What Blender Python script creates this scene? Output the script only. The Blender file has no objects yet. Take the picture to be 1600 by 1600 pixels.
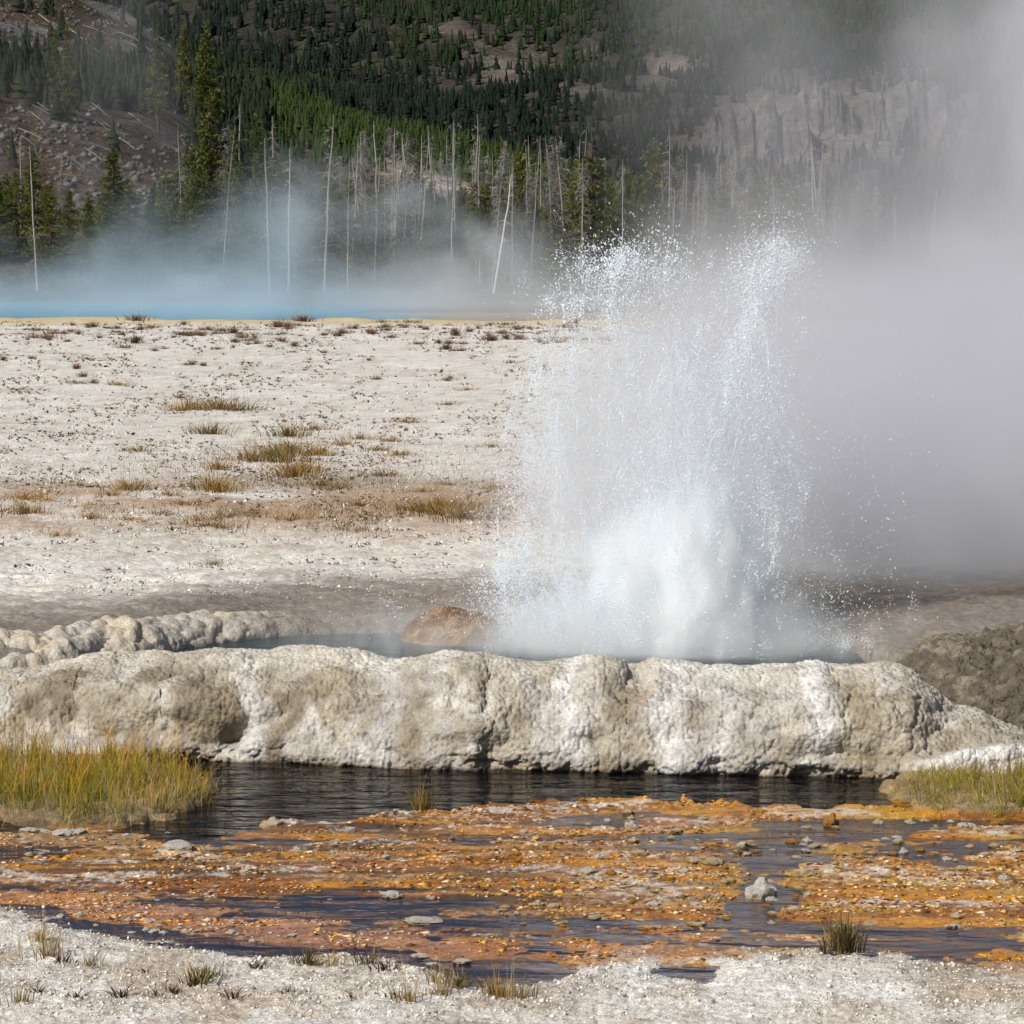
import bpy, math, random
import numpy as np

# ------------------------------------------------------------------ camera, sky, sun, exposure
sc = bpy.context.scene
F = 5320.0            # focal length in pixels of a 1600 px wide frame
H = 4.0               # eye height above the creek
TP = 400.0 / F
PITCH = math.atan(TP)
cam_d = bpy.data.cameras.new('camera')
cam = bpy.data.objects.new('camera', cam_d)
sc.collection.objects.link(cam)
cam.location = (0, 0, H)
cam.rotation_euler = (math.pi / 2 - PITCH, 0, 0)
cam_d.sensor_width = 36.0
cam_d.lens = 36.0 * F / 1600.0
cam_d.clip_start = 0.5
cam_d.clip_end = 8000
sc.camera = cam

SUN = np.array([-0.55, -0.54, 0.64]); SUN = SUN / np.linalg.norm(SUN)
EL = math.asin(SUN[2]); AZ = math.atan2(SUN[0], SUN[1])
w = bpy.data.worlds.new('World'); sc.world = w; w.use_nodes = True
nt = w.node_tree; nt.nodes.clear()
sky = nt.nodes.new('ShaderNodeTexSky'); sky.sky_type = 'NISHITA'; sky.sun_disc = False
sky.sun_elevation = EL; sky.sun_rotation = AZ
bg = nt.nodes.new('ShaderNodeBackground'); bg.inputs[1].default_value = 0.052
wo = nt.nodes.new('ShaderNodeOutputWorld')
nt.links.new(sky.outputs[0], bg.inputs[0]); nt.links.new(bg.outputs[0], wo.inputs[0])
sl = bpy.data.lights.new('sun', 'SUN'); sl.energy = 5.0; sl.angle = math.radians(0.53); sl.color = (1.0, 0.95, 0.885)
so = bpy.data.objects.new('sun', sl); sc.collection.objects.link(so)
so.rotation_euler = (math.pi / 2 - EL, 0, math.atan2(SUN[0], -SUN[1]))
sc.view_settings.view_transform = 'Standard'; sc.view_settings.look = 'None'
sc.view_settings.exposure = 0.08; sc.view_settings.gamma = 1.0
cy = sc.cycles
cy.use_denoising = True
try: cy.denoiser = 'OPENIMAGEDENOISE'
except Exception: pass
cy.max_bounces = 14; cy.diffuse_bounces = 4; cy.glossy_bounces = 3; cy.transmission_bounces = 3
cy.volume_bounces = 12; cy.transparent_max_bounces = 32
cy.volume_step_rate = 4.0; cy.volume_max_steps = 64
cy.caustics_reflective = False; cy.caustics_refractive = False
cy.use_adaptive_sampling = True; sc.render.filter_size = 1.05; cy.adaptive_threshold = 0.04; cy.adaptive_min_samples = 16

rng = np.random.default_rng(7)
random.seed(7)
COL = sc.collection

# ------------------------------------------------------------------ photo map <-> world
SP, CP = math.sin(PITCH), math.cos(PITCH)
def ray(px, py):
    xc = (px - 800.0) / F; yc = (800.0 - py) / F
    return xc, CP + yc * SP, -SP + yc * CP
def on_z(px, py, z=0.0):
    dx, dy, dz = ray(px, py); t = (z - H) / dz
    return dx * t, dy * t
def at_y(px, py, Y):
    dx, dy, dz = ray(px, py); t = Y / dy
    return dx * t, H + dz * t           # x, z
def proj(x, y, z):
    d = y * CP - (z - H) * SP
    u = y * SP + (z - H) * CP
    return 800 + F * x / d, 800 - F * u / d

# ------------------------------------------------------------------ noise
def _h(ix, iy, iz, s):
    h = ix.astype(np.uint32) * np.uint32(374761393) + iy.astype(np.uint32) * np.uint32(668265263) + iz.astype(np.uint32) * np.uint32(2147483647) + np.uint32((s * 1274126177) & 0xFFFFFFFF)
    h = (h ^ (h >> np.uint32(13))) * np.uint32(1274126177)
    h = (h ^ (h >> np.uint32(15))) * np.uint32(2246822519)
    h = h ^ (h >> np.uint32(16))
    return h * (1.0 / 4294967295.0)
def vnoise(x, y, z=None, s=0):
    x = np.asarray(x, float); y = np.asarray(y, float)
    z = np.zeros_like(x) if z is None else np.asarray(z, float)
    ix, iy, iz = np.floor(x).astype(np.int32), np.floor(y).astype(np.int32), np.floor(z).astype(np.int32)
    fx, fy, fz = x - ix, y - iy, z - iz
    fx = fx * fx * fx * (fx * (fx * 6 - 15) + 10); fy = fy * fy * fy * (fy * (fy * 6 - 15) + 10); fz = fz * fz * fz * (fz * (fz * 6 - 15) + 10)
    r = 0
    for a in (0, 1):
        for b in (0, 1):
            for c in (0, 1):
                r = r + _h(ix + a, iy + b, iz + c, s) * (fx if a else 1 - fx) * (fy if b else 1 - fy) * (fz if c else 1 - fz)
    return r
def fbm(x, y, z=None, o=4, s=0, g=0.5):
    r = 0; a = 1; t = 0; f = 1.0
    for i in range(o):
        r = r + a * vnoise(x * f + i * 7.3, y * f - i * 3.1, None if z is None else z * f + i * 1.7, s + i)
        t += a; a *= g; f *= 2.03
    return r / t
def worley(x, y, z=None, s=0):
    """distance to nearest jittered point and to the second, and the id of the nearest"""
    x = np.asarray(x, float); y = np.asarray(y, float)
    dim3 = z is not None
    z = np.zeros_like(x) if z is None else np.asarray(z, float)
    ix, iy, iz = np.floor(x).astype(np.int32), np.floor(y).astype(np.int32), np.floor(z).astype(np.int32)
    d1 = np.full(x.shape, 9.0); d2 = np.full(x.shape, 9.0); idn = np.zeros(x.shape)
    for a in (-1, 0, 1):
        for b in (-1, 0, 1):
            for c in ((-1, 0, 1) if dim3 else (0,)):
                cx, cyy, cz = ix + a, iy + b, iz + c
                px = cx + 0.1 + 0.8 * _h(cx, cyy, cz, s + 11); py = cyy + 0.1 + 0.8 * _h(cx, cyy, cz, s + 23)
                pz = (cz + 0.1 + 0.8 * _h(cx, cyy, cz, s + 37)) if dim3 else 0
                d = np.sqrt((x - px) ** 2 + (y - py) ** 2 + ((z - pz) ** 2 if dim3 else 0))
                i = _h(cx, cyy, cz, s + 51)
                m = d < d1
                d2 = np.where(m, d1, np.minimum(d2, d)); idn = np.where(m, i, idn); d1 = np.where(m, d, d1)
    return d1, d2, idn
def sst(a, b, x):
    t = np.clip((x - a) / (b - a), 0, 1); return t * t * (3 - 2 * t)
def mixc(c, col, m):
    m = np.clip(m, 0, 1)[..., None]; return c * (1 - m) + np.array(col) * m
def dome(d, r=0.75):
    return np.sqrt(np.clip(1 - (d / r) ** 2, 0, 1))

# ------------------------------------------------------------------ mesh helpers
def mesh_obj(name, V, faces, mat, parent=None, cols=None, smooth=False, uv=None):
    """faces: (n,3) or (n,4) array, or list of such arrays"""
    V = np.asarray(V, np.float32)
    fl = faces if isinstance(faces, list) else [faces]
    fl = [np.asarray(f, np.int32) for f in fl if len(f)]
    me = bpy.data.meshes.new(name)
    me.vertices.add(len(V)); me.vertices.foreach_set('co', V.ravel())
    nl = sum(f.size for f in fl); npoly = sum(len(f) for f in fl)
    me.loops.add(nl); me.polygons.add(npoly)
    me.loops.foreach_set('vertex_index', np.concatenate([f.ravel() for f in fl]))
    sizes = np.concatenate([np.full(len(f), f.shape[1], np.int32) for f in fl])
    starts = np.concatenate([[0], np.cumsum(sizes)[:-1]]).astype(np.int32)
    me.polygons.foreach_set('loop_start', starts)
    try: me.polygons.foreach_set('loop_total', sizes)
    except Exception: pass
    if smooth: me.polygons.foreach_set('use_smooth', np.ones(npoly, bool))
    if cols is not None:
        a = me.color_attributes.new('Col', 'FLOAT_COLOR', 'POINT')
        c4 = np.ones((len(V), 4), np.float32); c4[:, :3] = cols
        a.data.foreach_set('color', c4.ravel())
    me.update(calc_edges=True); me.validate()
    if mat is not None: me.materials.append(mat)
    o = bpy.data.objects.new(name, me); COL.objects.link(o)
    if parent is not None: o.parent = parent
    return o
def grid_faces(nr, nc):
    i = np.arange(nr - 1)[:, None] * nc + np.arange(nc - 1)[None, :]
    return np.stack([i, i + 1, i + nc + 1, i + nc], -1).reshape(-1, 4)
def tag(o, label=None, cat=None, group=None, kind=None):
    if label: o['label'] = label
    if cat: o['category'] = cat
    if group: o['group'] = group
    if kind: o['kind'] = kind
    return o
def empty(name, loc):
    o = bpy.data.objects.new(name, None); o.location = loc; o.empty_display_size = 0.1; COL.objects.link(o); return o
def sub_mesh(name, V, faces, cols, mat, keep, **k):
    f = faces[keep]; used, inv = np.unique(f.ravel(), return_inverse=True)
    return mesh_obj(name, V[used], inv.reshape(f.shape), mat, cols=None if cols is None else cols[used], **k)

class MB:
    def __init__(s): s.V = []; s.F = []; s.C = []; s.n = 0
    def add(s, V, Fc, C=None):
        V = np.asarray(V, float); s.V.append(V); s.F.append(np.asarray(Fc) + s.n); s.n += len(V)
        if C is not None: s.C.append(np.broadcast_to(np.asarray(C, float), V.shape))
    def tube(s, pts, rad, sides=6, C=None):
        pts = np.asarray(pts, float); n = len(pts); rad = np.broadcast_to(rad, (n,))
        t = np.gradient(pts, axis=0); t /= np.linalg.norm(t, axis=1)[:, None] + 1e-9
        ref = np.where(np.abs(t[:, 2:3]) > 0.9, np.array([[1., 0, 0]]), np.array([[0, 0, 1.]]))
        a = np.cross(t, ref); a /= np.linalg.norm(a, axis=1)[:, None] + 1e-9; b = np.cross(t, a)
        an = np.arange(sides) * 2 * math.pi / sides
        V = (pts[:, None] + rad[:, None, None] * (a[:, None] * np.cos(an)[None, :, None] + b[:, None] * np.sin(an)[None, :, None])).reshape(-1, 3)
        i = np.arange(n - 1)[:, None] * sides + np.arange(sides)[None]
        j = np.arange(n - 1)[:, None] * sides + (np.arange(sides)[None] + 1) % sides
        q = np.stack([i, j, j + sides, i + sides], -1).reshape(-1, 4)
        tr = np.concatenate([q[:, [0, 1, 2]], q[:, [0, 2, 3]]])
        s.add(V, tr, C)
    def build(s, name, mat, parent=None, smooth=False):
        return mesh_obj(name, np.concatenate(s.V), np.concatenate(s.F), mat, parent, np.concatenate(s.C) if s.C else None, smooth)
def inst(src, name, parent=None, mat=None):
    o = src.copy(); o.name = name; COL.objects.link(o); o.parent = parent; return o

# ------------------------------------------------------------------ materials
class S:
    """tiny wrapper: maths on node sockets"""
    def __init__(s, nt, sock): s.nt = nt; s.k = sock
    def _m(s, op, *o, clamp=False):
        n = s.nt.nodes.new('ShaderNodeMath'); n.operation = op; n.use_clamp = clamp
        for i, v in enumerate((s,) + o):
            if isinstance(v, S): s.nt.links.new(v.k, n.inputs[i])
            else: n.inputs[i].default_value = v
        return S(s.nt, n.outputs[0])
    def __add__(s, o): return s._m('ADD', o)
    def __sub__(s, o): return s._m('SUBTRACT', o)
    def __mul__(s, o): return s._m('MULTIPLY', o)
    def __truediv__(s, o): return s._m('DIVIDE', o)
    __radd__ = __add__; __rmul__ = __mul__
    def rsub(s, v): return (s * -1.0) + v
    def max(s, o): return s._m('MAXIMUM', o)
    def min(s, o): return s._m('MINIMUM', o)
    def pow(s, o): return s._m('POWER', o)
    def step(s, a, b, lo=0.0, hi=1.0):
        n = s.nt.nodes.new('ShaderNodeMapRange'); n.interpolation_type = 'SMOOTHSTEP'
        s.nt.links.new(s.k, n.inputs[0])
        for i, v in zip((1, 2, 3, 4), (a, b, lo, hi)): n.inputs[i].default_value = v
        return S(s.nt, n.outputs[0])
def new_mat(name):
    m = bpy.data.materials.new(name); m.use_nodes = True
    nt = m.node_tree; nt.nodes.clear()
    out = nt.nodes.new('ShaderNodeOutputMaterial'); return m, nt, out
def noise(nt, vec, scale, detail=4, rough=0.55, dist=0.0):
    n = nt.nodes.new('ShaderNodeTexNoise'); n.inputs['Scale'].default_value = scale; n.inputs['Detail'].default_value = detail
    n.inputs['Roughness'].default_value = rough; n.inputs['Distortion'].default_value = dist
    if vec is not None: nt.links.new(vec, n.inputs['Vector'])
    return n.outputs['Fac'] if 'Fac' in n.outputs else n.outputs[0]
def voro(nt, vec, scale, feat='F1'):
    n = nt.nodes.new('ShaderNodeTexVoronoi'); n.feature = feat; n.inputs['Scale'].default_value = scale
    nt.links.new(vec, n.inputs['Vector']); return n
def ramp(nt, fac, stops):
    r = nt.nodes.new('ShaderNodeValToRGB'); el = r.color_ramp.elements
    while len(el) < len(stops): el.new(0.5)
    for e, (p, c) in zip(el, stops): e.position = p; e.color = (*c, 1) if len(c) == 3 else c
    nt.links.new(fac, r.inputs[0]); return r.outputs[0]
def mulc(nt, a, b, fac=1.0, typ='MULTIPLY'):
    n = nt.nodes.new('ShaderNodeMix'); n.data_type = 'RGBA'; n.blend_type = typ
    n.inputs[0].default_value = fac if not hasattr(fac, 'links') else 1.0
    if hasattr(fac, 'links'): nt.links.new(fac, n.inputs[0])
    for s, i in ((a, 6), (b, 7)):
        if hasattr(s, 'links'): nt.links.new(s, n.inputs[i])
        else: n.inputs[i].default_value = (*s, 1)
    return n.outputs[2]
def bump(nt, h, strength, dist, normal=None):
    b = nt.nodes.new('ShaderNodeBump'); b.inputs['Strength'].default_value = strength; b.inputs['Distance'].default_value = dist
    nt.links.new(h, b.inputs['Height'])
    if normal is not None: nt.links.new(normal, b.inputs['Normal'])
    return b.outputs[0]
def coords(nt): return nt.nodes.new('ShaderNodeTexCoord').outputs['Object']
def vcol(nt):
    n = nt.nodes.new('ShaderNodeVertexColor'); n.layer_name = 'Col'; return n.outputs[0]
def principled(nt, out, color, rough=0.8, spec=0.3, normal=None, **k):
    p = nt.nodes.new('ShaderNodeBsdfPrincipled')
    if hasattr(color, 'links'): nt.links.new(color, p.inputs['Base Color'])
    else: p.inputs['Base Color'].default_value = (*color, 1)
    if hasattr(rough, 'links'): nt.links.new(rough, p.inputs['Roughness'])
    else: p.inputs['Roughness'].default_value = rough
    p.inputs['Specular IOR Level'].default_value = spec
    if normal is not None: nt.links.new(normal, p.inputs['Normal'])
    for kk, v in k.items(): p.inputs[kk].default_value = v
    nt.links.new(p.outputs[0], out.inputs['Surface']); return p

def mat_attr(name, rough=0.85, spec=0.2, var=None, bumps=(), grain=None):
    """vertex colour, mottled by noise, with fine relief: bumps = [(kind, scale, strength, distance)]"""
    m, nt, out = new_mat(name); co = coords(nt); c = vcol(nt)
    for sc_, lo, hi in (var or []):
        c = mulc(nt, c, ramp(nt, noise(nt, co, sc_, 5, 0.62), [(0.3, (lo,) * 3), (0.7, (hi,) * 3)]))
    nrm = None
    for kind, s_, st, di in bumps:
        h = noise(nt, co, s_, 5, 0.65) if kind == 'n' else voro(nt, co, s_).outputs['Distance']
        nrm = bump(nt, h, st, di, nrm)
    principled(nt, out, c, rough, spec, nrm); return m

M_rim = mat_attr('sinter', 0.8, 0.25, [(7, 0.68, 1.22), (45, 0.72, 1.2)], [('v', 32, 0.6, -0.014), ('n', 60, 0.6, 0.008)])
M_pillow = mat_attr('smooth_sinter', 0.75, 0.25, [(10, 0.75, 1.15), (60, 0.72, 1.15)], [('v', 30, 0.6, -0.012), ('n', 60, 0.6, 0.01)])
M_mound = mat_attr('dark_sinter', 0.85, 0.2, [(12, 0.7, 1.25), (70, 0.75, 1.2)], [('v', 30, 0.8, -0.02), ('n', 80, 0.6, 0.01)])
M_bank = mat_attr('white_gravel', 0.9, 0.15, [(6, 0.85, 1.1), (20, 0.6, 1.18), (60, 0.6, 1.25)], [('n', 14, 0.55, 0.03), ('n', 48, 0.6, 0.012)])
M_matm = mat_attr('bacterial_mat', 0.38, 0.45, [(5, 0.7, 1.2), (16, 0.6, 1.3), (60, 0.45, 1.45)], [('n', 20, 0.6, 0.015), ('n', 60, 0.7, 0.01)])
M_bed = mat_attr('creek_bed', 0.8, 0.2, [(8, 0.6, 1.2)], [])
M_plain = mat_attr('sinter_plain', 0.92, 0.12, [(0.9, 0.88, 1.06), (5, 0.78, 1.12), (18, 0.6, 1.22)], [('n', 6, 0.5, 0.03), ('v', 15, 0.5, -0.02)])
M_hill = mat_attr('hill_ground', 0.95, 0.1, [(0.05, 0.6, 1.3), (0.3, 0.45, 1.45), (1.0, 0.5, 1.5)], [('n', 0.3, 0.9, 2.0), ('n', 1.2, 0.8, 0.7)])
M_stone = None

def leaf_mat(name, c, rough=0.7, trans=0.25):
    m, nt, out = new_mat(name)
    oi = nt.nodes.new('ShaderNodeObjectInfo')
    v = ramp(nt, oi.outputs['Random'], [(0, (0.72, 0.78, 0.7)), (0.5, (1.0, 1.0, 1.0)), (1, (1.3, 1.2, 0.95))])
    col = mulc(nt, vcol(nt), v)
    col = mulc(nt, col, c)
    p = principled(nt, out, col, rough, 0.2)
    tr = nt.nodes.new('ShaderNodeBsdfTranslucent'); nt.links.new(col, tr.inputs[0])
    mx = nt.nodes.new('ShaderNodeMixShader'); mx.inputs[0].default_value = trans
    nt.links.new(p.outputs[0], mx.inputs[1]); nt.links.new(tr.outputs[0], mx.inputs[2]); nt.links.new(mx.outputs[0], out.inputs[0])
    return m
M_needle = leaf_mat('needles', (1, 1, 1))
M_blade = leaf_mat('grass_blades', (1, 1, 1), 0.6, 0.3)
M_far = mat_attr('far_needles', 0.8, 0.1)
def bark(name, c1, c2):
    m, nt, out = new_mat(name); co = coords(nt)
    mp = nt.nodes.new('ShaderNodeMapping'); mp.inputs['Scale'].default_value = (6, 6, 0.7); nt.links.new(co, mp.inputs[0])
    oi = nt.nodes.new('ShaderNodeObjectInfo')
    v = ramp(nt, oi.outputs['Random'], [(0, (0.7,) * 3), (1, (1.15,) * 3)])
    c = mulc(nt, ramp(nt, noise(nt, mp.outputs[0], 1.5, 4), [(0.3, c1), (0.7, c2)]), v)
    principled(nt, out, c, 0.85, 0.15); return m
M_bark = bark('bark', (0.05, 0.035, 0.025), (0.14, 0.10, 0.07))
M_dead = bark('dead_wood', (0.16, 0.145, 0.135), (0.40, 0.375, 0.35))
M_pale = bark('bleached_wood', (0.5, 0.47, 0.42), (0.72, 0.69, 0.63))

def water_mat(name, tint, deep, rough, waves, see, gloss=1.0):
    """see-through water: fresnel gloss over a tinted see-through body; waves = [(scale xyz, strength, distance)]"""
    m, nt, out = new_mat(name); co = coords(nt); nrm = None
    for sc_, st, di, det in waves:
        mp = nt.nodes.new('ShaderNodeMapping'); mp.inputs['Scale'].default_value = sc_; nt.links.new(co, mp.inputs[0])
        nrm = bump(nt, noise(nt, mp.outputs[0], 1.0, det, 0.5, 0.6), st, di, nrm)
    fr = nt.nodes.new('ShaderNodeFresnel'); fr.inputs[0].default_value = 1.33
    gl = nt.nodes.new('ShaderNodeBsdfGlossy'); gl.inputs['Roughness'].default_value = rough
    for n in (fr, gl):
        if nrm is not None: nt.links.new(nrm, n.inputs['Normal'])
    tr = nt.nodes.new('ShaderNodeBsdfTransparent'); tr.inputs[0].default_value = (*tint, 1)
    df = nt.nodes.new('ShaderNodeBsdfDiffuse'); df.inputs[0].default_value = (*deep, 1)
    b = nt.nodes.new('ShaderNodeMixShader'); b.inputs[0].default_value = see
    nt.links.new(df.outputs[0], b.inputs[1]); nt.links.new(tr.outputs[0], b.inputs[2])
    mx = nt.nodes.new('ShaderNodeMixShader'); nt.links.new((S(nt, fr.outputs[0]) * gloss).k, mx.inputs[0])
    nt.links.new(b.outputs[0], mx.inputs[1]); nt.links.new(gl.outputs[0], mx.inputs[2]); nt.links.new(mx.outputs[0], out.inputs[0])
    return m
M_creek = water_mat('creek_water', (0.75, 0.66, 0.5), (0.012, 0.012, 0.010), 0.06, [((1.6, 5.0, 1), 1.0, 0.10, 3), ((6, 16, 1), 0.7, 0.02, 2)], 0.75)
M_shallow = water_mat('shallow_water', (0.9, 0.86, 0.86), (0.07, 0.065, 0.12), 0.05, [((1.5, 4, 1), 0.8, 0.05, 3), ((7, 14, 1), 0.5, 0.008, 2)], 0.74)  # violet body colour stands in for blue sky reflected in the shallows
M_pool = water_mat('pool_water', (0.5, 0.62, 0.6), (0.045, 0.075, 0.08), 0.1, [((4, 9, 1), 1.0, 0.08, 3)], 0.3)
M_lake = water_mat('lake_water', (0.4, 0.7, 0.8), (0.04, 0.27, 0.40), 0.08, [((0.5, 0.6, 1), 1.0, 0.10, 4)], 0.0, 0.55)

# ------------------------------------------------------------------ streamside ground (creek bed, bacterial mat, sinter bank)
EDGE = np.array([(-900, 1300), (-200, 1300), (20, 1297), (160, 1296), (300, 1318), (410, 1298), (430, 1288), (520, 1284), (600, 1276), (640, 1268), (700, 1266), (760, 1262), (800, 1262), (860, 1257), (920, 1250), (1000, 1249), (1100, 1255), (1190, 1263), (1290, 1264), (1400, 1266), (1600, 1262), (2400, 1262)], float)
BANK = np.array([(-900, 1405), (20, 1416), (80, 1424), (120, 1440), (200, 1462), (300, 1475), (400, 1484), (430, 1490), (560, 1480), (640, 1488), (690, 1512), (730, 1530), (790, 1535), (840, 1530), (900, 1512), (960, 1500), (1010, 1494), (1060, 1512), (1110, 1520), (1130, 1500), (1180, 1487), (1260, 1480), (1380, 1484), (1440, 1490), (1500, 1510), (1560, 1515), (1700, 1520), (2400, 1525)], float)
# (px, py, rx, ry, amount): where the mat stands proud (+) or lies under water (-)
WET = [(150, 1312, 220, 16, -.6), (380, 1365, 420, 45, .55), (560, 1300, 160, 22, .45), (940, 1256, 160, 9, .8), (800, 1262, 120, 8, .5), (1150, 1262, 170, 7, .5), (1330, 1265, 80, 5, .6), (1480, 1270, 110, 8, .6),
       (430, 1310, 60, 8, -.5), (760, 1303, 60, 8, -.45), (690, 1330, 70, 6, -.5), (500, 1402, 120, 9, -.9), (560, 1425, 230, 16, -.75), (760, 1410, 170, 14, -.55), (120, 1412, 180, 14, -.9), (330, 1445, 240, 20, -1.0), (560, 1478, 220, 18, -1.1), (720, 1510, 120, 18, -1.0),
       (860, 1370, 170, 24, .5), (1060, 1385, 70, 35, .35), (940, 1285, 60, 10, -.7), (1010, 1277, 60, 10, -.3), (1060, 1320, 120, 20, -.55), (1220, 1360, 60, 60, -1.0), (1190, 1420, 50, 24, -1.1), (1370, 1300, 150, 28, -.9), (1500, 1330, 130, 18, -.7), (1520, 1300, 90, 14, .5), (1420, 1315, 60, 8, .35),
       (1430, 1385, 170, 45, .85), (1170, 1300, 70, 14, .35), (1010, 1300, 60, 9, .45), (880, 1325, 80, 14, .35), (1130, 1325, 80, 12, .3), (1200, 1455, 120, 12, -.5), (1480, 1480, 130, 18, -.8), (1430, 1440, 160, 14, .3), (900, 1440, 160, 12, -.35), (930, 1480, 170, 14, -.3), (1080, 1525, 70, 14, -.9), (850, 1530, 90, 16, -.7), (930, 1560, 60, 8, -.6), (1000, 1430, 120, 10, .25)]
C_or, C_deep, C_peach, C_brown, C_crust, C_olive, C_mauve, C_tan = (.57, .235, .008), (.29, .085, .006), (.64, .36, .11), (.085, .045, .02), (.70, .65, .57), (.26, .19, .02), (.56, .29, .22), (.42, .27, .13)
# (px, py, rx, ry, colour, strength)
HUE = [(400, 1360, 400, 60, C_tan, .8), (620, 1320, 240, 14, C_brown, 1.0), (330, 1330, 220, 10, C_brown, .9), (190, 1372, 130, 10, C_brown, 1.0), (500, 1360, 160, 7, C_brown, .8), (270, 1345, 160, 9, C_peach, .8), (760, 1318, 170, 10, C_peach, 1.0), (700, 1356, 260, 10, C_peach, .8), (330, 1398, 200, 12, C_or, .6), (330, 1400, 200, 12, C_peach, .5), (300, 1372, 230, 7, C_crust, .7), (560, 1350, 200, 6, C_crust, .6), (520, 1288, 120, 10, C_peach, 1.0), (440, 1320, 40, 5, C_crust, .5),
       (660, 1272, 60, 10, C_deep, 1.0), (940, 1258, 220, 12, C_or, 1.2), (1150, 1265, 200, 10, C_or, 1.0), (1330, 1268, 120, 10, C_deep, .9), (900, 1300, 220, 22, C_or, .8), (1020, 1296, 70, 10, C_mauve, .9), (960, 1318, 90, 10, C_mauve, .8), (860, 1372, 200, 30, C_peach, .9), (1060, 1392, 90, 40, C_tan, .8),
       (1430, 1370, 190, 34, C_or, .5), (1450, 1355, 170, 20, C_peach, .8), (1430, 1412, 180, 16, C_deep, 1.1), (1400, 1425, 150, 8, C_or, .8), (1450, 1310, 160, 10, C_deep, 1.0), (1530, 1295, 80, 18, C_deep, .7), (1480, 1442, 170, 12, C_olive, .8), (1300, 1440, 120, 12, C_crust, .5), (1230, 1345, 120, 40, C_olive, .6), (1190, 1420, 60, 30, C_olive, .9),
       (150, 1312, 260, 18, (.52, .30, .13), 1.2), (330, 1440, 380, 30, C_mauve, 1.3), (700, 1500, 160, 30, C_mauve, 1.2), (80, 1405, 140, 14, C_mauve, 1.0), (560, 1425, 260, 18, (.20, .15, .18), 1.0), (900, 1450, 260, 20, C_peach, .6), (930, 1490, 200, 16, C_or, .7), (1000, 1500, 130, 10, C_peach, .7), (830, 1492, 120, 12, C_deep, .9), (1250, 1430, 200, 14, (.50, .22, .09), .8), (1480, 1430, 150, 10, C_deep, .7), (1560, 1480, 60, 24, C_crust, .7), (1480, 1490, 160, 14, (.42, .22, .1), .7)]  # the violet-grey blob paints sky reflection onto the puddle bed
CHAN = [(60, 1404, 150, 13, 1.0), (220, 1426, 170, 15, 1.1), (400, 1452, 190, 15, 1.1), (560, 1474, 170, 14, 1.1), (700, 1492, 120, 14, .9), (150, 1312, 240, 13, .9), (1000, 1490, 150, 14, .7), (1250, 1465, 200, 12, .7)]
def blobs(px, py, L):
    r = 0
    for (a, b, rx, ry, am) in L: r = r + am * np.exp(-((px - a) / rx) ** 2 - ((py - b) / ry) ** 2)
    return r
GR_L = (120, 1238, 230, 56); GR_R = (1560, 1240, 185, 40)
def ground_height(x, y):
    """height and masks of the streamside ground at world x, y"""
    px, py = proj(x, y, 0 * x)
    n1 = fbm(x * 1.1, y * 1.1, None, 4, 3); n2 = fbm(x * 4.5, y * 4.5, None, 4, 9); n3 = fbm(x * 15, y * 15, None, 3, 15)
    wpx = px + 60 * (n1 - .5) + 30 * (n2 - .5); wpy = py + 14 * (n2 - .5) + 5 * (n3 - .5)
    e = (wpy - np.interp(wpx, EDGE[:, 0], EDGE[:, 1]))       # + towards the camera
    b = (wpy - np.interp(wpx, BANK[:, 0], BANK[:, 1]))
    t = blobs(wpx, wpy, WET)
    ns = fbm(x * .9, y * 3.6, None, 4, 6)
    q = 0.16 + 1.0 * t + 1.2 * (n1 - .5) + 1.5 * (ns - .5) + 1.1 * (n2 - .5) + 0.5 * (n3 - .5)
    z = 0.013 * np.tanh(1.3 * q) + 0.006 * np.clip(q, 0, 2)
    z = np.where(z < 0, z * 1.2, z)
    d1, d2, _ = worley(x * 11, y * 9, None, 4)
    rough = sst(0.0, 0.5, q)
    n4 = fbm(x * 34, y * 26, None, 2, 19)
    z = z + rough * (0.005 * dome(d1) * sst(.55, .75, n2) + 0.006 * (n3 - .5) + .004 * (n4 - .5))
    chm = np.clip(blobs(wpx, wpy, CHAN), 0, 1); z = z * (1 - chm) + chm * (.006 + .010 * (n3 - .5) + .010 * (n2 - .5))
    z = z + (0.016 * np.exp(-((e - 6) / 7.0) ** 2)) * (px > 420) * (.6 + 1.2 * n2)
    cm = sst(4, -5, e)                                        # creek
    z = z * (1 - cm) + cm * (-0.05 - 0.30 * sst(-2, -30, e))
    bm = sst(-9, 12, b + 16 * (n2 - .5) + 8 * (n3 - .5))                                        # white bank
    zb = 0.006 + 0.045 * sst(0, 50, b) + 0.05 * (n1 - .4) * sst(0, 60, b) + 0.02 * (n2 - .5) + .012 * dome(d1) * n2 + .016 * (n3 - .5) + .014 * (n4 - .5)
    wetb = np.clip(-t, 0, 1) * sst(30, 0, b - 20)
    z = z * (1 - bm) + bm * (zb - .06 * wetb)
    gm = np.maximum(sst(1.15, .85, np.hypot((wpx - GR_L[0]) / GR_L[2], (wpy - GR_L[1]) / GR_L[3])), sst(1.1, .85, np.hypot((wpx - GR_R[0]) / GR_R[2], (wpy - GR_R[1]) / GR_R[3])))
    z = z * (1 - gm) + gm * (0.035 + 0.03 * n2 + .03 * n3)
    return z, px, py, wpx, wpy, e, b, q, n1, n2, n3, cm, bm, gm, d1
def gz(x, y):
    return ground_height(np.array([float(x)]), np.array([float(y)]))[0][0]
ys = 16.6 + (27.4 - 16.6) * (np.linspace(0, 1, 400)); xs0 = np.linspace(-1, 1, 980)
YY = np.repeat(ys[:, None], 980, 1); XX = xs0[None, :] * (YY * 0.172 + 0.3)
g = ground_height(XX.ravel(), YY.ravel())
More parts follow.
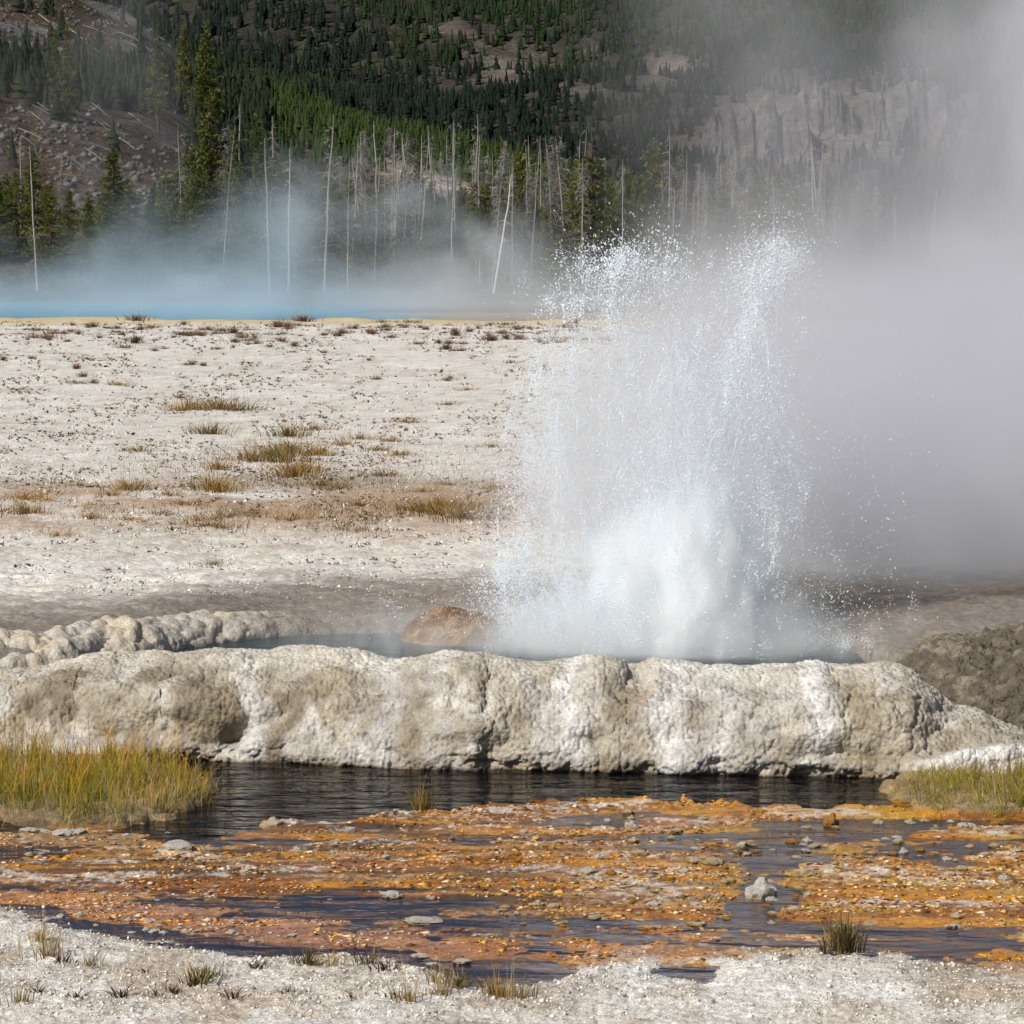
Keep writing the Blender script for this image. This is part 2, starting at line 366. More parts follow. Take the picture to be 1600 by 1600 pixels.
z, px, py, wpx, wpy, e, b, q, n1, n2, n3, cm, bm, gm, d1 = g
V = np.stack([XX.ravel(), YY.ravel(), z], 1)
c = np.tile(np.array((.52, .235, .03)), (len(V), 1))
c = mixc(c, C_peach, sst(.5, .75, n1) * .6); c = mixc(c, C_or, sst(.5, .7, n2) * .7)
for (a, bb, rx, ry, colr, st) in HUE:
    m = st * np.exp(-((wpx - a) / rx) ** 2 - ((wpy - bb) / ry) ** 2)
    c = mixc(c, colr, np.clip(m * (.45 + 1.1 * n2), 0, 1))
c = mixc(c, C_brown, sst(.56, .72, n2) * .55 * (wpx < 900)); c = mixc(c, C_deep, sst(.58, .75, fbm(V[:, 0] * 3, V[:, 1] * 3, None, 3, 44)) * .55)
c = mixc(c, (.42, .20, .02), sst(.006, .001, z) * sst(-.006, .0, z) * .6); c = mixc(c, C_olive, sst(.004, -.004, z) * sst(-.02, -.008, z) * sst(750, 1000, wpx) * .7)
c = mixc(c, (.17, .15, .16), sst(-.006, -.022, z) * sst(700, 1000, wpx) * .85)  # violet-grey on the submerged bed imitates sky mirrored in the puddles
n5 = fbm(V[:, 0] * 1.4, V[:, 1] * 4.0, None, 4, 45); n6 = fbm(V[:, 0] * 30, V[:, 1] * 22, None, 2, 46)
crust = sst(.009, .02, z) * sst(.5, .62, n5) * sst(.42, .6, n3) * .9 + sst(.62, .69, n6) * sst(.48, .6, n5) * .7
c = mixc(c, C_peach, sst(.54, .68, n6) * .35); c = mixc(c, (.10, .045, .015), sst(.46, .36, n6) * .7)
fl = fbm(V[:, 0] * .7, V[:, 1] * 7.0, None, 4, 49); c = mixc(c, C_or, sst(.5, .6, fl) * .85); c = mixc(c, C_brown, sst(.48, .38, fl) * .75 * sst(1300, 700, wpx)); c = mixc(c, (.5, .30, .02), sst(.52, .64, fbm(V[:, 0] * 1.5, V[:, 1] * 4.0, None, 3, 50)) * sst(1000, 1250, wpx) * .6)
c = mixc(c, C_brown, sst(.54, .66, fbm(V[:, 0] * 1.1, V[:, 1] * 5.0, None, 4, 47)) * .75 * sst(1000, 700, wpx)); c = mixc(c, C_deep, sst(.54, .68, fbm(V[:, 0] * 1.1, V[:, 1] * 5.0, None, 4, 48)) * .6)
c = mixc(c, C_crust, np.clip(crust, 0, 1) * .8 * (1 - cm))
cb = np.tile(np.array((.70, .66, .59)), (len(V), 1))
cb = mixc(cb, (.36, .30, .22), sst(.5, .75, n2) * .7 + sst(26, -6, b) * .75 * (.4 + n3)); cb = mixc(cb, (.80, .78, .74), sst(.45, .7, n1) * .8)
cb = mixc(cb, (.45, .33, .2), sst(.55, .8, fbm(V[:, 0] * 2, V[:, 1] * 2, None, 3, 71)) * .6)
cb = mixc(cb, (.40, .34, .27), np.clip(blobs(wpx, wpy, [(850, 1560, 130, 30, 1.), (1090, 1520, 50, 18, .8), (1450, 1530, 70, 14, .8), (1300, 1500, 90, 18, .5)]), 0, 1) * (.4 + n2))
c = c * (1 - bm[:, None]) + cb * bm[:, None]
chm = np.clip(blobs(wpx, wpy, CHAN), 0, 1) * (1 - bm) * (1 - cm)
chc = np.where((wpx < 520)[:, None] & (wpy < 1345)[:, None], np.array([[.62, .40, .20]]), np.where((wpx > 850)[:, None], np.array([[.60, .30, .13]]), np.array([[.44, .225, .14]])))
km = (.35 + .75 * n1)[:, None] * .8 * chm[:, None]; c = c * (1 - km) + chc * (.6 + .8 * n2)[:, None] * km
c = mixc(c, (.30, .23, .12), gm * .9); c = mixc(c, (.03, .024, .016), cm * (1 - gm))
ff = grid_faces(400, 980)
fc = np.where(cm[ff].mean(1) > .6, 0, np.where(bm[ff].mean(1) > .5, 2, 1))
fc = np.where(gm[ff].mean(1) > .5, 1, fc)
chips_V, chips_c, chips_ok = V.copy(), c.copy(), (z > .0015) & (bm < .3) & (cm < .2) & (gm < .2) & (px > -40) & (px < 1640)
tag(sub_mesh('creek_bed', V, ff, c, M_bed, fc == 0, smooth=True), kind='structure')
tag(sub_mesh('bacterial_mat_ground', V, ff, c, M_matm, fc == 1, smooth=True), kind='structure')
tag(sub_mesh('white_sinter_ground', V, ff, c, M_bank, fc == 2, smooth=True), kind='structure')
# water: running creek, then still shallows over the mat (their border follows the mat's edge)
xw = np.linspace(-6, 6, 160)
pxw = 800 + xw * F / 25.0
ymid = np.array([on_z(p, np.interp(p, EDGE[:, 0], EDGE[:, 1]) + 3)[1] for p in pxw])
ymid = np.convolve(np.pad(ymid, 4, mode='edge'), np.ones(9) / 9, 'valid')
def strip(name, ya, yb, mat, zz=0.0, n=3, xs=xw):
    R = np.linspace(0, 1, n)[:, None]; Y = ya[None] * (1 - R) + yb[None] * R
    Vv = np.stack([np.broadcast_to(xs, Y.shape).ravel(), Y.ravel(), np.full(Y.size, zz)], 1)
    return tag(mesh_obj(name, Vv, grid_faces(n, len(xs)), mat), kind='structure')
strip('creek_water', ymid, np.full(160, 27.6), M_creek)
strip('shallow_water', np.full(160, 14.8), ymid, M_shallow)
# deep shared ground under everything
Vv = np.array([(-4000, -40, -1.2), (4000, -40, -1.2), (4000, 5000, -1.2), (-4000, 5000, -1.2)], float)
o = mesh_obj('ground', Vv, np.array([[0, 1, 2, 3]]), M_bed, cols=np.tile(np.array((.34, .27, .18)), (4, 1))); tag(o, kind='structure')
# near ground towards and behind the camera
Vv = np.array([(-60, -30, .03), (60, -30, .03), (60, 16.65, .03), (-60, 16.65, .03)], float)
tag(mesh_obj('near_ground', Vv, np.array([[0, 1, 2, 3]]), M_bank, cols=np.full((4, 3), .5)), kind='structure')

# ------------------------------------------------------------------ front sinter rim
FOOT = np.array([(-900, 1178), (-100, 1178), (40, 1178), (120, 1179), (240, 1184), (340, 1190), (450, 1190), (560, 1195), (640, 1200), (740, 1204), (760, 1202), (1000, 1206), (1200, 1212), (1320, 1214), (1450, 1216), (1600, 1216), (2500, 1216)], float)
CREST = np.array([(-900, 1046), (-100, 1046), (20, 1046), (50, 1040), (90, 1030), (130, 1022), (160, 1014), (195, 1019), (240, 1018), (262, 1024), (300, 1020), (340, 1022), (400, 1018), (450, 1020), (480, 1022), (540, 1026), (600, 1033), (650, 1030), (690, 1022), (740, 1025), (780, 1030), (860, 1034), (910, 1034), (955, 1040), (980, 1050), (993, 1040), (1010, 1035), (1100, 1037), (1160, 1040), (1200, 1043), (1260, 1042), (1290, 1034), (1330, 1040), (1390, 1042), (1420, 1046), (1450, 1072), (1480, 1098), (1520, 1112), (1560, 1120), (1600, 1140), (1700, 1160), (2500, 1160)], float)
NC, NR = 1300, 220
pxs = np.linspace(-260, 1860, NC)
foot_y = np.array([on_z(p, np.interp(p, FOOT[:, 0], FOOT[:, 1]))[1] for p in pxs])
xr = (pxs - 800) / F * (foot_y * CP + H * SP)
cr_y = foot_y + 0.95
cr_z = np.array([at_y(p, np.interp(p, CREST[:, 0], CREST[:, 1]), Y)[1] for p, Y in zip(pxs, cr_y)])
PROF = np.array([(0.14, -0.35), (0.08, -0.12), (0.0, 0.02), (-0.03, .14), (0.01, .30), (0.10, .47), (0.22, .64), (.38, .79), (.58, .91), (.78, .975), (.95, 1.0), (1.10, .96), (1.22, .84), (1.30, .66), (1.36, .40), (1.42, .0)])
pl = np.concatenate([[0], np.cumsum(np.hypot(np.diff(PROF[:, 0]), .72 * np.diff(PROF[:, 1])))]); pl /= pl[-1]
vv = np.concatenate([np.linspace(0, .80, NR - 30), np.linspace(.81, 1, 30)])
k = np.ones(9) / 9
pyo = np.interp(vv, pl, PROF[:, 0]); pzo = np.interp(vv, pl, PROF[:, 1])
pyo = np.convolve(np.pad(pyo, 4, mode='edge'), k, 'valid'); pzo = np.convolve(np.pad(pzo, 4, mode='edge'), k, 'valid')
X = np.broadcast_to(xr, (NR, NC)).copy(); Y = foot_y[None] + pyo[:, None]; Z = pzo[:, None] * cr_z[None]
Z = np.where(pzo[:, None] < 0, pzo[:, None] * .72, Z)
P = np.stack([X, Y, Z], -1)
def normals(P):
    a = np.gradient(P, axis=1); b_ = np.gradient(P, axis=0); n = np.cross(a, b_); return n / (np.linalg.norm(n, axis=-1, keepdims=True) + 1e-9)
Nn = normals(P)
x_, y_, z_ = X.ravel(), Y.ravel(), Z.ravel()
big = fbm(x_ * 1.3, y_ * 1.3, z_ * 2.2, 3, 31)
wx = x_ + .25 * (fbm(x_ * 3, y_ * 3, z_ * 3, 2, 5) - .5); wz = z_ + .2 * (fbm(x_ * 3 + 9, y_ * 3, z_ * 3, 2, 6) - .5)
w1, w1b, _ = worley(wx * 1.9, y_ * 1.5, wz * 3.2, 61)
w2, w2b, _ = worley(wx * 5.0, y_ * 4, wz * 7.5, 62)
w3, w3b, _ = worley(x_ * 26, y_ * 26, z_ * 28, 63)
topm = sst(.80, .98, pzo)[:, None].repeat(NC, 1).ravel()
smooth_m = np.clip(sst(.55, .68, fbm(x_ * 1.7, y_ * .4, z_ * .5, 3, 77)) + .25 * topm, 0, 1)
n_mid = fbm(x_ * 9, y_ * 9, z_ * 9, 4, 78)
led = np.sin((z_ * 1.0 + .10 * fbm(x_ * 1.5, y_, z_, 3, 95)) * 34 + 5 * big) * .5 + .5
sd = np.clip(1 - (w1 / 1.05) ** 2, 0, 1) ** 1.5
disp = .20 * (big - .5) + .115 * sd - .05 +   .065 * (dome(w2, .85) - .5) * (1 - .3 * topm) + .022 * (n_mid - .5) + .014 * led * sst(.4, .6, fbm(x_ * 1.2 + 4, y_, z_ * 2, 3, 96))
disp = disp * (1 - .5 * topm)
knob = .025 * (dome(w3, .78)) * (1 - .55 * smooth_m) * (.5 + n_mid)
disp = disp + knob
# large hollow under the bulge left of centre, and a notch in the crest
pxx, pyy = proj(x_, y_, z_)
disp -= .16 * np.exp(-((pxx - 375 - (pyy - 1130) * -.9) / 26) ** 2 - ((pyy - 1143) / 22) ** 2)
disp += .10 * np.exp(-((pxx - 300) / 80) ** 2 - ((pyy - 1110) / 40) ** 2)
disp += .10 * np.exp(-((pxx - 945) / 34) ** 2 - ((pyy - 1062) / 20) ** 2) - .10 * np.exp(-((pxx - 1000) / 16) ** 2 - ((pyy - 1060) / 26) ** 2)
disp += .10 * np.exp(-((pxx - 1390) / 70) ** 2 - ((pyy - 1110) / 40) ** 2) - .08 * np.exp(-((pxx - 1330) / 90) ** 2 - ((pyy - 1172) / 12) ** 2)
disp += .10 * np.exp(-((pxx - 150) / 120) ** 2 - ((pyy - 1095) / 30) ** 2)
for (ax, ay, rx, ry, am) in [(130, 1165, 130, 12, .20), (1500, 1195, 90, 14, .16), (560, 1080, 60, 12, -.05), (850, 1125, 50, 10, -.06), (1080, 1150, 60, 8, -.05), (1210, 1140, 40, 8, -.05), (430, 1060, 40, 10, -.05), (720, 1140, 80, 12, .05)]:
    disp += am * np.exp(-((pxx - ax) / rx) ** 2 - ((pyy - ay) / ry) ** 2)
drp = (.75 * (.16 * dome(w1, .95) + .06 * dome(w2, .85))) * sst(.0, .25, z_) * (1 - topm)
P2 = P.reshape(-1, 3) + Nn.reshape(-1, 3) * (-disp[:, None] if Nn[NR // 3, NC // 2, 1] > 0 else disp[:, None])
P2[:, 2] -= drp * .3
cc = np.tile(np.array((.41, .365, .29)), (len(P2), 1))
cc = mixc(cc, (.21, .17, .115), sst(.44, .58, fbm(x_ * 2.2, y_ * 2, z_ * 3, 4, 80)) * .85); cc = mixc(cc, (.55, .52, .48), sst(.52, .62, fbm(x_ * 3.2 + 3, y_ * 2, z_ * 1.6, 4, 81)) * .7); cc = mixc(cc, (.29, .23, .145), sst(.58, .68, fbm(x_ * 4 + 3, y_ * 2, z_ * 5, 4, 82)) * .6)
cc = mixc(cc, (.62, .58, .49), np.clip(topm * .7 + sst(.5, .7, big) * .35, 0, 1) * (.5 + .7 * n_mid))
streak = np.zeros(len(P2))
for sx, wd, am in [(610, 26, .5), (690, 20, .35), (890, 14, .8), (905, 26, .4), (1045, 24, .7), (1130, 50, .55), (1280, 13, 1.0), (1275, 26, .4), (1200, 20, .35), (395, 20, .5), (560, 16, .3)]:
    streak += am * np.exp(-((pxx + 22 * (n_mid - .5) + 10 * np.sin(pyy * .05 + sx) - sx) / wd) ** 2)
cc = mixc(cc, (.70, .69, .67), np.clip(streak * 1.3, 0, 1) * (.3 + 1.1 * n_mid) * .9)
cc = mixc(cc, (.74, .73, .70), np.exp(-((pxx - 1500) / 85) ** 2 - ((pyy - 1195) / 17) ** 2) * 1.2)
cc = mixc(cc, (.24, .19, .10), np.exp(-((pxx - 1360) / 90) ** 2 - ((pyy - 1180) / 18) ** 2) * .8 * (.4 + n_mid))
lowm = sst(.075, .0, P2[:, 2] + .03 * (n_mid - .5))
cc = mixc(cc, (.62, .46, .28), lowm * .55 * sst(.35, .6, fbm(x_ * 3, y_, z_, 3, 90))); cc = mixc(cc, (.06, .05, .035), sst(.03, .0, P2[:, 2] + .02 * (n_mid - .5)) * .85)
cc = cc * .88
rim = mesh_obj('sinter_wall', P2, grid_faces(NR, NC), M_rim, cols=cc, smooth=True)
tag(rim, 'long knobbly cream sinter wall holding back the geyser pool above the creek', 'sinter wall')

# ------------------------------------------------------------------ plain, pool, back rim
# pool outline, back edge in depth along x
PB = np.array([(-9, 28.1), (-4.6, 28.2), (-3.9, 28.5), (-3.35, 29.2), (-2.75, 30.2), (-2.0, 30.95), (-.8, 31.15), (0.5, 31.1), (1.9, 31.0), (2.5, 30.5), (2.95, 29.6), (3.2, 28.3), (9, 28.0)])
ZP = 0.56
def plain_z(x, y):
    n = fbm(x * .35, y * .35, None, 4, 101) - .5; n2_ = fbm(x * 2.3, y * 2.3, None, 4, 102) - .5
    z = .80 + .10 * n * sst(31, 45, y) + .05 * n2_ * sst(30, 34, y) * sst(200, 60, y) + .25 * n * sst(60, 120, y)
    back = np.interp(x, PB[:, 0], PB[:, 1])
    dd = y - back                                 # + beyond the pool
    z = z + .06 * np.exp(-(dd / .5) ** 2) * 0
    z = z - .62 * sst(.12, -.18, dd)
    z = z - .10 * sst(1.8, .3, dd) * sst(-.1, .2, dd)
    edge_y = 172 + 8 * (fbm(x * .05, x * 0, None, 3, 55) - .5)
    z = z - 1.6 * sst(0, 14, y - edge_y)
    return z
NRp, NCp = 400, 330
yy = np.concatenate([np.linspace(27.75, 34, 150), 34 * (190 / 34) ** np.linspace(0.002, 1, NRp - 150)])
xs1 = np.linspace(-1, 1, NCp)
Yp = np.repeat(yy[:, None], NCp, 1); Xp = xs1[None] * (Yp * .21 + .6)
xp, yp = Xp.ravel(), Yp.ravel(); zp = plain_z(xp, yp)
n1 = fbm(xp * .5, yp * .5, None, 4, 111); n2 = fbm(xp * 3, yp * 3, None, 4, 112); n0 = fbm(xp * .12, yp * .10, None, 4, 113)
d1, d2, idn = worley(xp * 9, yp * 5, None, 114)
near = sst(60, 34, yp)
zp = zp + near * (.030 * dome(d1) * sst(.35, .6, n2) + .03 * (n2 - .5)) * sst(0, .6, yp - np.interp(xp, PB[:, 0], PB[:, 1]))
Vp = np.stack([xp, yp, zp], 1)
ppx, ppy = proj(xp, yp, zp)
cp = np.tile(np.array((.70, .665, .60)), (len(Vp), 1))
cp = mixc(cp, (.76, .73, .68), sst(.45, .65, n1) * .8)
cp = mixc(cp, (.40, .31, .22), sst(.52, .75, n2) * .45)
rust = np.exp(-((ppy - 790 - 30 * (n0 - .5)) / 48) ** 2) * sst(.30, .62, n1)
cp = mixc(cp, (.40, .26, .15), np.clip(rust * 1.1, 0, 1) * .85)
cp = mixc(cp, (.30, .25, .19), np.exp(-((ppy - 752) / 12) ** 2 - ((ppx - 500) / 190) ** 2) * (.3 + n2))
cp = mixc(cp, (.62, .45, .16), np.clip(sst(512, 500, ppy) * (.3 + 1.0 * n1), 0, 1) * .9)
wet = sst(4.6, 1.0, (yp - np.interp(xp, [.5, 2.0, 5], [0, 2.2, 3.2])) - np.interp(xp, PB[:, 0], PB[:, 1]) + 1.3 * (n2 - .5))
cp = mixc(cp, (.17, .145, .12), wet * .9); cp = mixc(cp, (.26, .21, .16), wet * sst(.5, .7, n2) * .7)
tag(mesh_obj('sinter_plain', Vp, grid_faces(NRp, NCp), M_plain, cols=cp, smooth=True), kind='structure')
# side wings so the plain goes on outside the frame
for s_ in (-1, 1):
    R = 34 * (190 / 34) ** np.linspace(0, 1, 30); Cx = np.linspace(0, 1, 12)
    Xw = s_ * (R[:, None] * .205 + .5 + Cx[None] * (40 + R[:, None])); Yw = np.repeat(R[:, None], 12, 1)
    zw = plain_z(Xw.ravel(), Yw.ravel()) - .02
    tag(mesh_obj('sinter_plain', np.stack([Xw.ravel(), Yw.ravel(), zw], 1), grid_faces(30, 12), M_plain, cols=np.full((360, 3), .63), smooth=True), kind='structure')
xq = np.linspace(-3.95, 3.0, 80); yfr = np.interp(xq, xr, cr_y) + .12; ybk = np.maximum(np.interp(xq, PB[:, 0], PB[:, 1]) + .12, yfr + .02)
strip('pool_water', yfr, ybk, M_pool, ZP, 3, xq)
# back rim: pillow-like lobes round the left and back of the pool
NB, MBk = 560, 90
bx = np.linspace(-5.4, 1.6, NB); by = np.interp(bx, PB[:, 0], PB[:, 1])
by = np.convolve(np.pad(by, 20, mode='edge'), np.ones(41) / 41, 'valid')
tx, ty = np.gradient(bx), np.gradient(by); ln = np.hypot(tx, ty); nx, ny = ty / ln, -tx / ln      # towards the pool
sgn = np.where(ny < 0, 1, -1); nx, ny = nx * sgn, ny * sgn
hh = np.interp(bx, [-5.6, -4.5, -3.4, -2.6, -1.5, 0, 1.6], [.20, .19, .19, .17, .11, .08, .06]) * (.8 + .5 * fbm(bx * 1.2, bx * 0, None, 3, 126))
th = np.linspace(-.25, 1, MBk) * math.pi * .62
off = -.30 + np.sin(np.clip(th, -.4, 9)) * .40; up = np.cos(th)
PX = bx[None] + nx[None] * off[:, None]; PY = by[None] + ny[None] * off[:, None]; PZ = .55 + hh[None] * up[:, None] * 1.0
Pb = np.stack([PX, PY, PZ], -1); Nb = normals(Pb)
if Nb[MBk // 3, NB // 2, 2] < 0: Nb = -Nb
x_, y_, z_ = PX.ravel(), PY.ravel(), PZ.ravel()
wxx = x_ + .12 * (fbm(x_ * 4, y_ * 4, z_ * 4, 2, 7) - .5)
wxx = wxx + .5 * (fbm(x_ * .9, y_ * .9, z_, 2, 127) - .5); a1, a2, _ = worley(wxx * 4.4, y_ * 3.4, z_ * 3.0, 121); b1, b2, _ = worley(x_ * 8, y_ * 7, z_ * 8, 122)
dsp = .10 * dome(a1, .85) * (.5 + fbm(x_ * 1.7, y_ * 1.7, z_, 2, 128)) - .05 + .045 * dome(b1, .8) + .10 * (fbm(x_ * 6, y_ * 6, z_ * 6, 3, 8) - .5)
dsp *= np.interp(x_, [-5, -3.2, -2.2, 1.6], [1, 1, .6, .4])
Pb2 = Pb.reshape(-1, 3) + Nb.reshape(-1, 3) * dsp[:, None]
nn = fbm(x_ * 3, y_ * 3, z_ * 3, 4, 125)
cb = np.tile(np.array((.46, .42, .36)), (len(Pb2), 1)); cb = mixc(cb, (.55, .46, .32), sst(.5, .7, nn) * .6)
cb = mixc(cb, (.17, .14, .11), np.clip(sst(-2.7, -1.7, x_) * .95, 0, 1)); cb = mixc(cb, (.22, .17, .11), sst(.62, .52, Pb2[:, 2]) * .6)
tag(mesh_obj('pillow_sinter', Pb2, grid_faces(MBk, NB), M_pillow, cols=cb, smooth=True), 'pale pillow-like lobes of sinter curving round the back of the pool', 'sinter rim')

def lump(name, cx, cyy, cz, rx, ry, rz, mat, seed, colf, kn=(.10, 4, .03, 18), nlat=60, nlon=120, power=1.0):
    la = np.linspace(0, math.pi * .62, nlat); lo = np.linspace(0, 2 * math.pi, nlon)
    LA, LO = np.meshgrid(la, lo, indexing='ij')
    d = np.stack([np.sin(LA) * np.cos(LO), np.sin(LA) * np.sin(LO), np.cos(LA)], -1).reshape(-1, 3)
    p = d * np.array([rx, ry, rz])
    ps = p + np.array([cx, cyy, cz])
    u1, _, _ = worley(ps[:, 0] * kn[1], ps[:, 1] * kn[1], ps[:, 2] * kn[1], seed); u2, _, _ = worley(ps[:, 0] * kn[3], ps[:, 1] * kn[3], ps[:, 2] * kn[3], seed + 1)
    nf = fbm(ps[:, 0] * 2.5, ps[:, 1] * 2.5, ps[:, 2] * 2.5, 4, seed + 2)
    ps = ps + d * (kn[0] * dome(u1, .9) + kn[2] * dome(u2, .75) + .25 * min(rx, rz) * (nf - .5))[:, None]
    nf2 = fbm(ps[:, 0] * 9, ps[:, 1] * 9, ps[:, 2] * 9, 3, seed + 3)
    return mesh_obj(name, ps, grid_faces(nlat, nlon)[:, ::-1], mat, cols=colf(ps, nf, nf2), smooth=True)
def c_mound(p, a, b_):
    c = np.tile(np.array((.11, .09, .065)), (len(p), 1)); c = mixc(c, (.20, .17, .125), sst(.45, .65, b_)); return mixc(c, (.09, .075, .055), sst(.5, .35, a) * .6)
def c_brown(p, a, b_):
    c = np.tile(np.array((.17, .095, .045)), (len(p), 1)); return mixc(c, (.30, .20, .11), sst(.45, .65, b_))
mx, mz = at_y(1590, 1120, 28.5)
tag(lump('sinter_mound', mx, 28.35, -.12, 1.5, 1.15, .88, M_mound, 200, c_mound, (.09, 4, .055, 15), 150, 300), 'dark brown knobbly sinter mound beside the pool', 'sinter mound')
bxx, _ = at_y(712, 1000, 30.4)
tag(lump('sinter_boulder', bxx, 30.4, .42, .46, .4, .40, M_mound, 210, c_brown, (.05, 5, .02, 24), 60, 120), 'rusty brown rounded boulder standing in the steaming pool', 'boulder')

# ------------------------------------------------------------------ lake and hills
lk = np.array([(-260, 178), (-4, 178), (-2, 205), (-7, 226), (-5, 245), (-12, 262), (-11, 285), (-20, 300), (-22, 318), (-40, 335), (-260, 335)], float); Vv = np.concatenate([lk, np.full((11, 1), -.35)], 1)
tag(mesh_obj('lake_water', Vv, np.arange(11)[None], M_lake), kind='structure')
RID = np.array([(-1500, -420), (-400, -180), (0, -60), (120, -20), (220, 28), (320, 112), (420, 140), (560, 185), (700, 222), (830, 250), (930, 285), (1000, 315), (1100, 350), (1300, 390), (1700, 420), (3000, 430)], float)
D0, D1 = 322.0, 900.0
def near_hill_z(px, d):
    r = np.interp(px, RID[:, 0], RID[:, 1])
    t = np.clip((d - D0) / (D1 - D0), 0, 1)
    t2 = t ** .55
    pyv = 468 + (r - 468) * t2
    zz = H + d * (400 - pyv) / F
    zr = H + D1 * (400 - r) / F
    zz = np.where(d > D1, zr - (d - D1) * .18, zz)
    x = (px - 800) / F * d
    zz = zz + (fbm(x * .03, d * .02, None, 4, 141) - .5) * 7 * sst(0.05, .4, t) + (fbm(x * .2, d * .1, None, 3, 142) - .5) * 1.2
    zz = np.where(d < D0 + 8, np.minimum(zz, -1.2 + 1.4 * (d - D0 + 8) / 16 * 1.5), zz)
    return zz
def near_hill_xy(x, d): return near_hill_z(800 + F * x / d, d)
dd = np.concatenate([np.linspace(310, 420, 70), np.linspace(424, 1250, 170)]); pc = np.linspace(-900, 2500, 420)
Dg, Pg = np.meshgrid(dd, pc, indexing='ij'); dg, pg = Dg.ravel(), Pg.ravel()
zh = near_hill_z(pg, dg); xh = (pg - 800) / F * dg
a = fbm(xh * .05, dg * .03, None, 4, 151); b_ = fbm(xh * .4, dg * .2, None, 4, 152)
ch = np.tile(np.array((.075, .052, .03)), (len(zh), 1))
ch = mixc(ch, (.11, .10, .095), sst(.48, .62, a) * .9); ch = mixc(ch, (.13, .085, .04), sst(.55, .7, b_) * .6)
hpx, hpy = proj(xh, dg, zh)
pale = np.exp(-((hpy - (268 + (hpx - 620) * .30)) / 14) ** 2) * sst(560, 620, hpx) * sst(830, 760, hpx)
ch = mixc(ch, (.52, .46, .38), pale * 1.2 * (.5 + b_)); ch = mixc(ch, (.38, .19, .09), pale * sst(700, 760, hpx) * .8)
ch = mixc(ch, (.20, .195, .19), sst(.4, .55, a) * sst(420, 300, hpx) * sst(130, 60, hpy))
tag(mesh_obj('near_hill', np.stack([xh, dg, zh], 1), grid_faces(len(dd), 420), M_hill, cols=ch, smooth=True), kind='structure')
E0, E1 = 1150.0, 2600.0
def far_hill_z(px, d):
    t = np.clip((d - E0) / (E1 - E0), 0, 1.3)
    x = (px - 800) / F * d
    top = -330 + 60 * np.sin(px * .003)
    # folds: the right flank bulges forward where the cliffs stand
    pyv = 430 + (top - 430) * t ** .85
    zz = H + d * (400 - pyv) / F
    zz = zz + (fbm(x * .006, d * .004, None, 4, 161) - .5) * 60 * sst(.02, .3, t) + (fbm(x * .03, d * .02, None, 3, 162) - .5) * 12
    return zz
def far_hill_xy(x, d): return far_hill_z(800 + F * x / d, d)
dd2 = np.linspace(1120, 2900, 220); pc2 = np.linspace(-700, 2300, 300)
Dg, Pg = np.meshgrid(dd2, pc2, indexing='ij'); dg, pg = Dg.ravel(), Pg.ravel()
zf = far_hill_z(pg, dg); xf = (pg - 800) / F * dg
a = fbm(xf * .02, dg * .012, None, 4, 171); b_ = fbm(xf * .1, dg * .06, None, 4, 172)
hpx, hpy = proj(xf, dg, zf)
cf = np.tile(np.array((.04, .036, .03)), (len(zf), 1)); cf = mixc(cf, (.06, .052, .045), sst(.45, .65, a)); cf = mixc(cf, (.05, .06, .03), sst(.5, .7, b_) * .7)
CLEAR = [(790, 105, 75, 38, 1.0), (1045, 105, 45, 26, 1.2), (925, 78, 18, 9, 1.0), (900, 140, 40, 18, .6), (715, 45, 45, 14, .9), (1230, 205, 120, 60, 1.3), (1400, 175, 110, 60, 1.1), (1110, 235, 60, 25, .5)]
clr = np.clip(blobs(hpx, hpy, CLEAR), 0, 1.2)
cf = mixc(cf, (.19, .16, .135), clr * (.3 + b_))
tag(mesh_obj('far_hill', np.stack([xf, dg, zf], 1), grid_faces(220, 300), M_hill, cols=cf, smooth=True), kind='structure')

# ------------------------------------------------------------------ far forest (a mass of small conifers)
def far_tree_tpl(seed, slim):
    r = np.random.default_rng(seed); Vt = []; Ft = []; n = 0; L = 5
    for i in range(L):
        z0 = .06 + .78 * i / L; z1 = z0 + .42 * (1 - .35 * i / L) ; z1 = min(z1, 1.0); rad = slim * (1 - .80 * i / L)
        m = 6; an = np.arange(m) * 2 * math.pi / m + r.uniform(0, 6)
        rr = rad * r.uniform(.55, 1.2, m); zz = z0 + r.uniform(-.05, .05, m)
        Vt += [(rr[j] * math.cos(an[j]), rr[j] * math.sin(an[j]), zz[j]) for j in range(m)] + [(r.uniform(-.02, .02), r.uniform(-.02, .02), z1)]
        Ft += [(n + j, n + (j + 1) % m, n + m) for j in range(m)]; n += m + 1
    return np.array(Vt), np.array(Ft)
TPL = [far_tree_tpl(i, s) for i, s in enumerate((.16, .19, .22, .15, .25))]
def forest(name, pos, hgt, base_col, label, rs):
    mb = MB()
    for i in range(len(pos)):
        Vt, Ft = TPL[rs.integers(len(TPL))]; h = hgt[i]; an = rs.uniform(0, 6.28); ca, sa = math.cos(an), math.sin(an); wd = h * rs.uniform(.8, 1.25)
        Vn = np.stack([(Vt[:, 0] * ca - Vt[:, 1] * sa) * wd, (Vt[:, 0] * sa + Vt[:, 1] * ca) * wd, Vt[:, 2] * h - .3], 1) + pos[i]
        k = rs.uniform(.55, 1.35); tint = np.array([rs.uniform(.85, 1.25), 1, rs.uniform(.8, 1.1)])
        mb.add(Vn, Ft, np.array(base_col[i]) * k * tint)
    o = mb.build(name, M_far); tag(o, label, 'forest', kind='stuff'); return o
rs = np.random.default_rng(21)
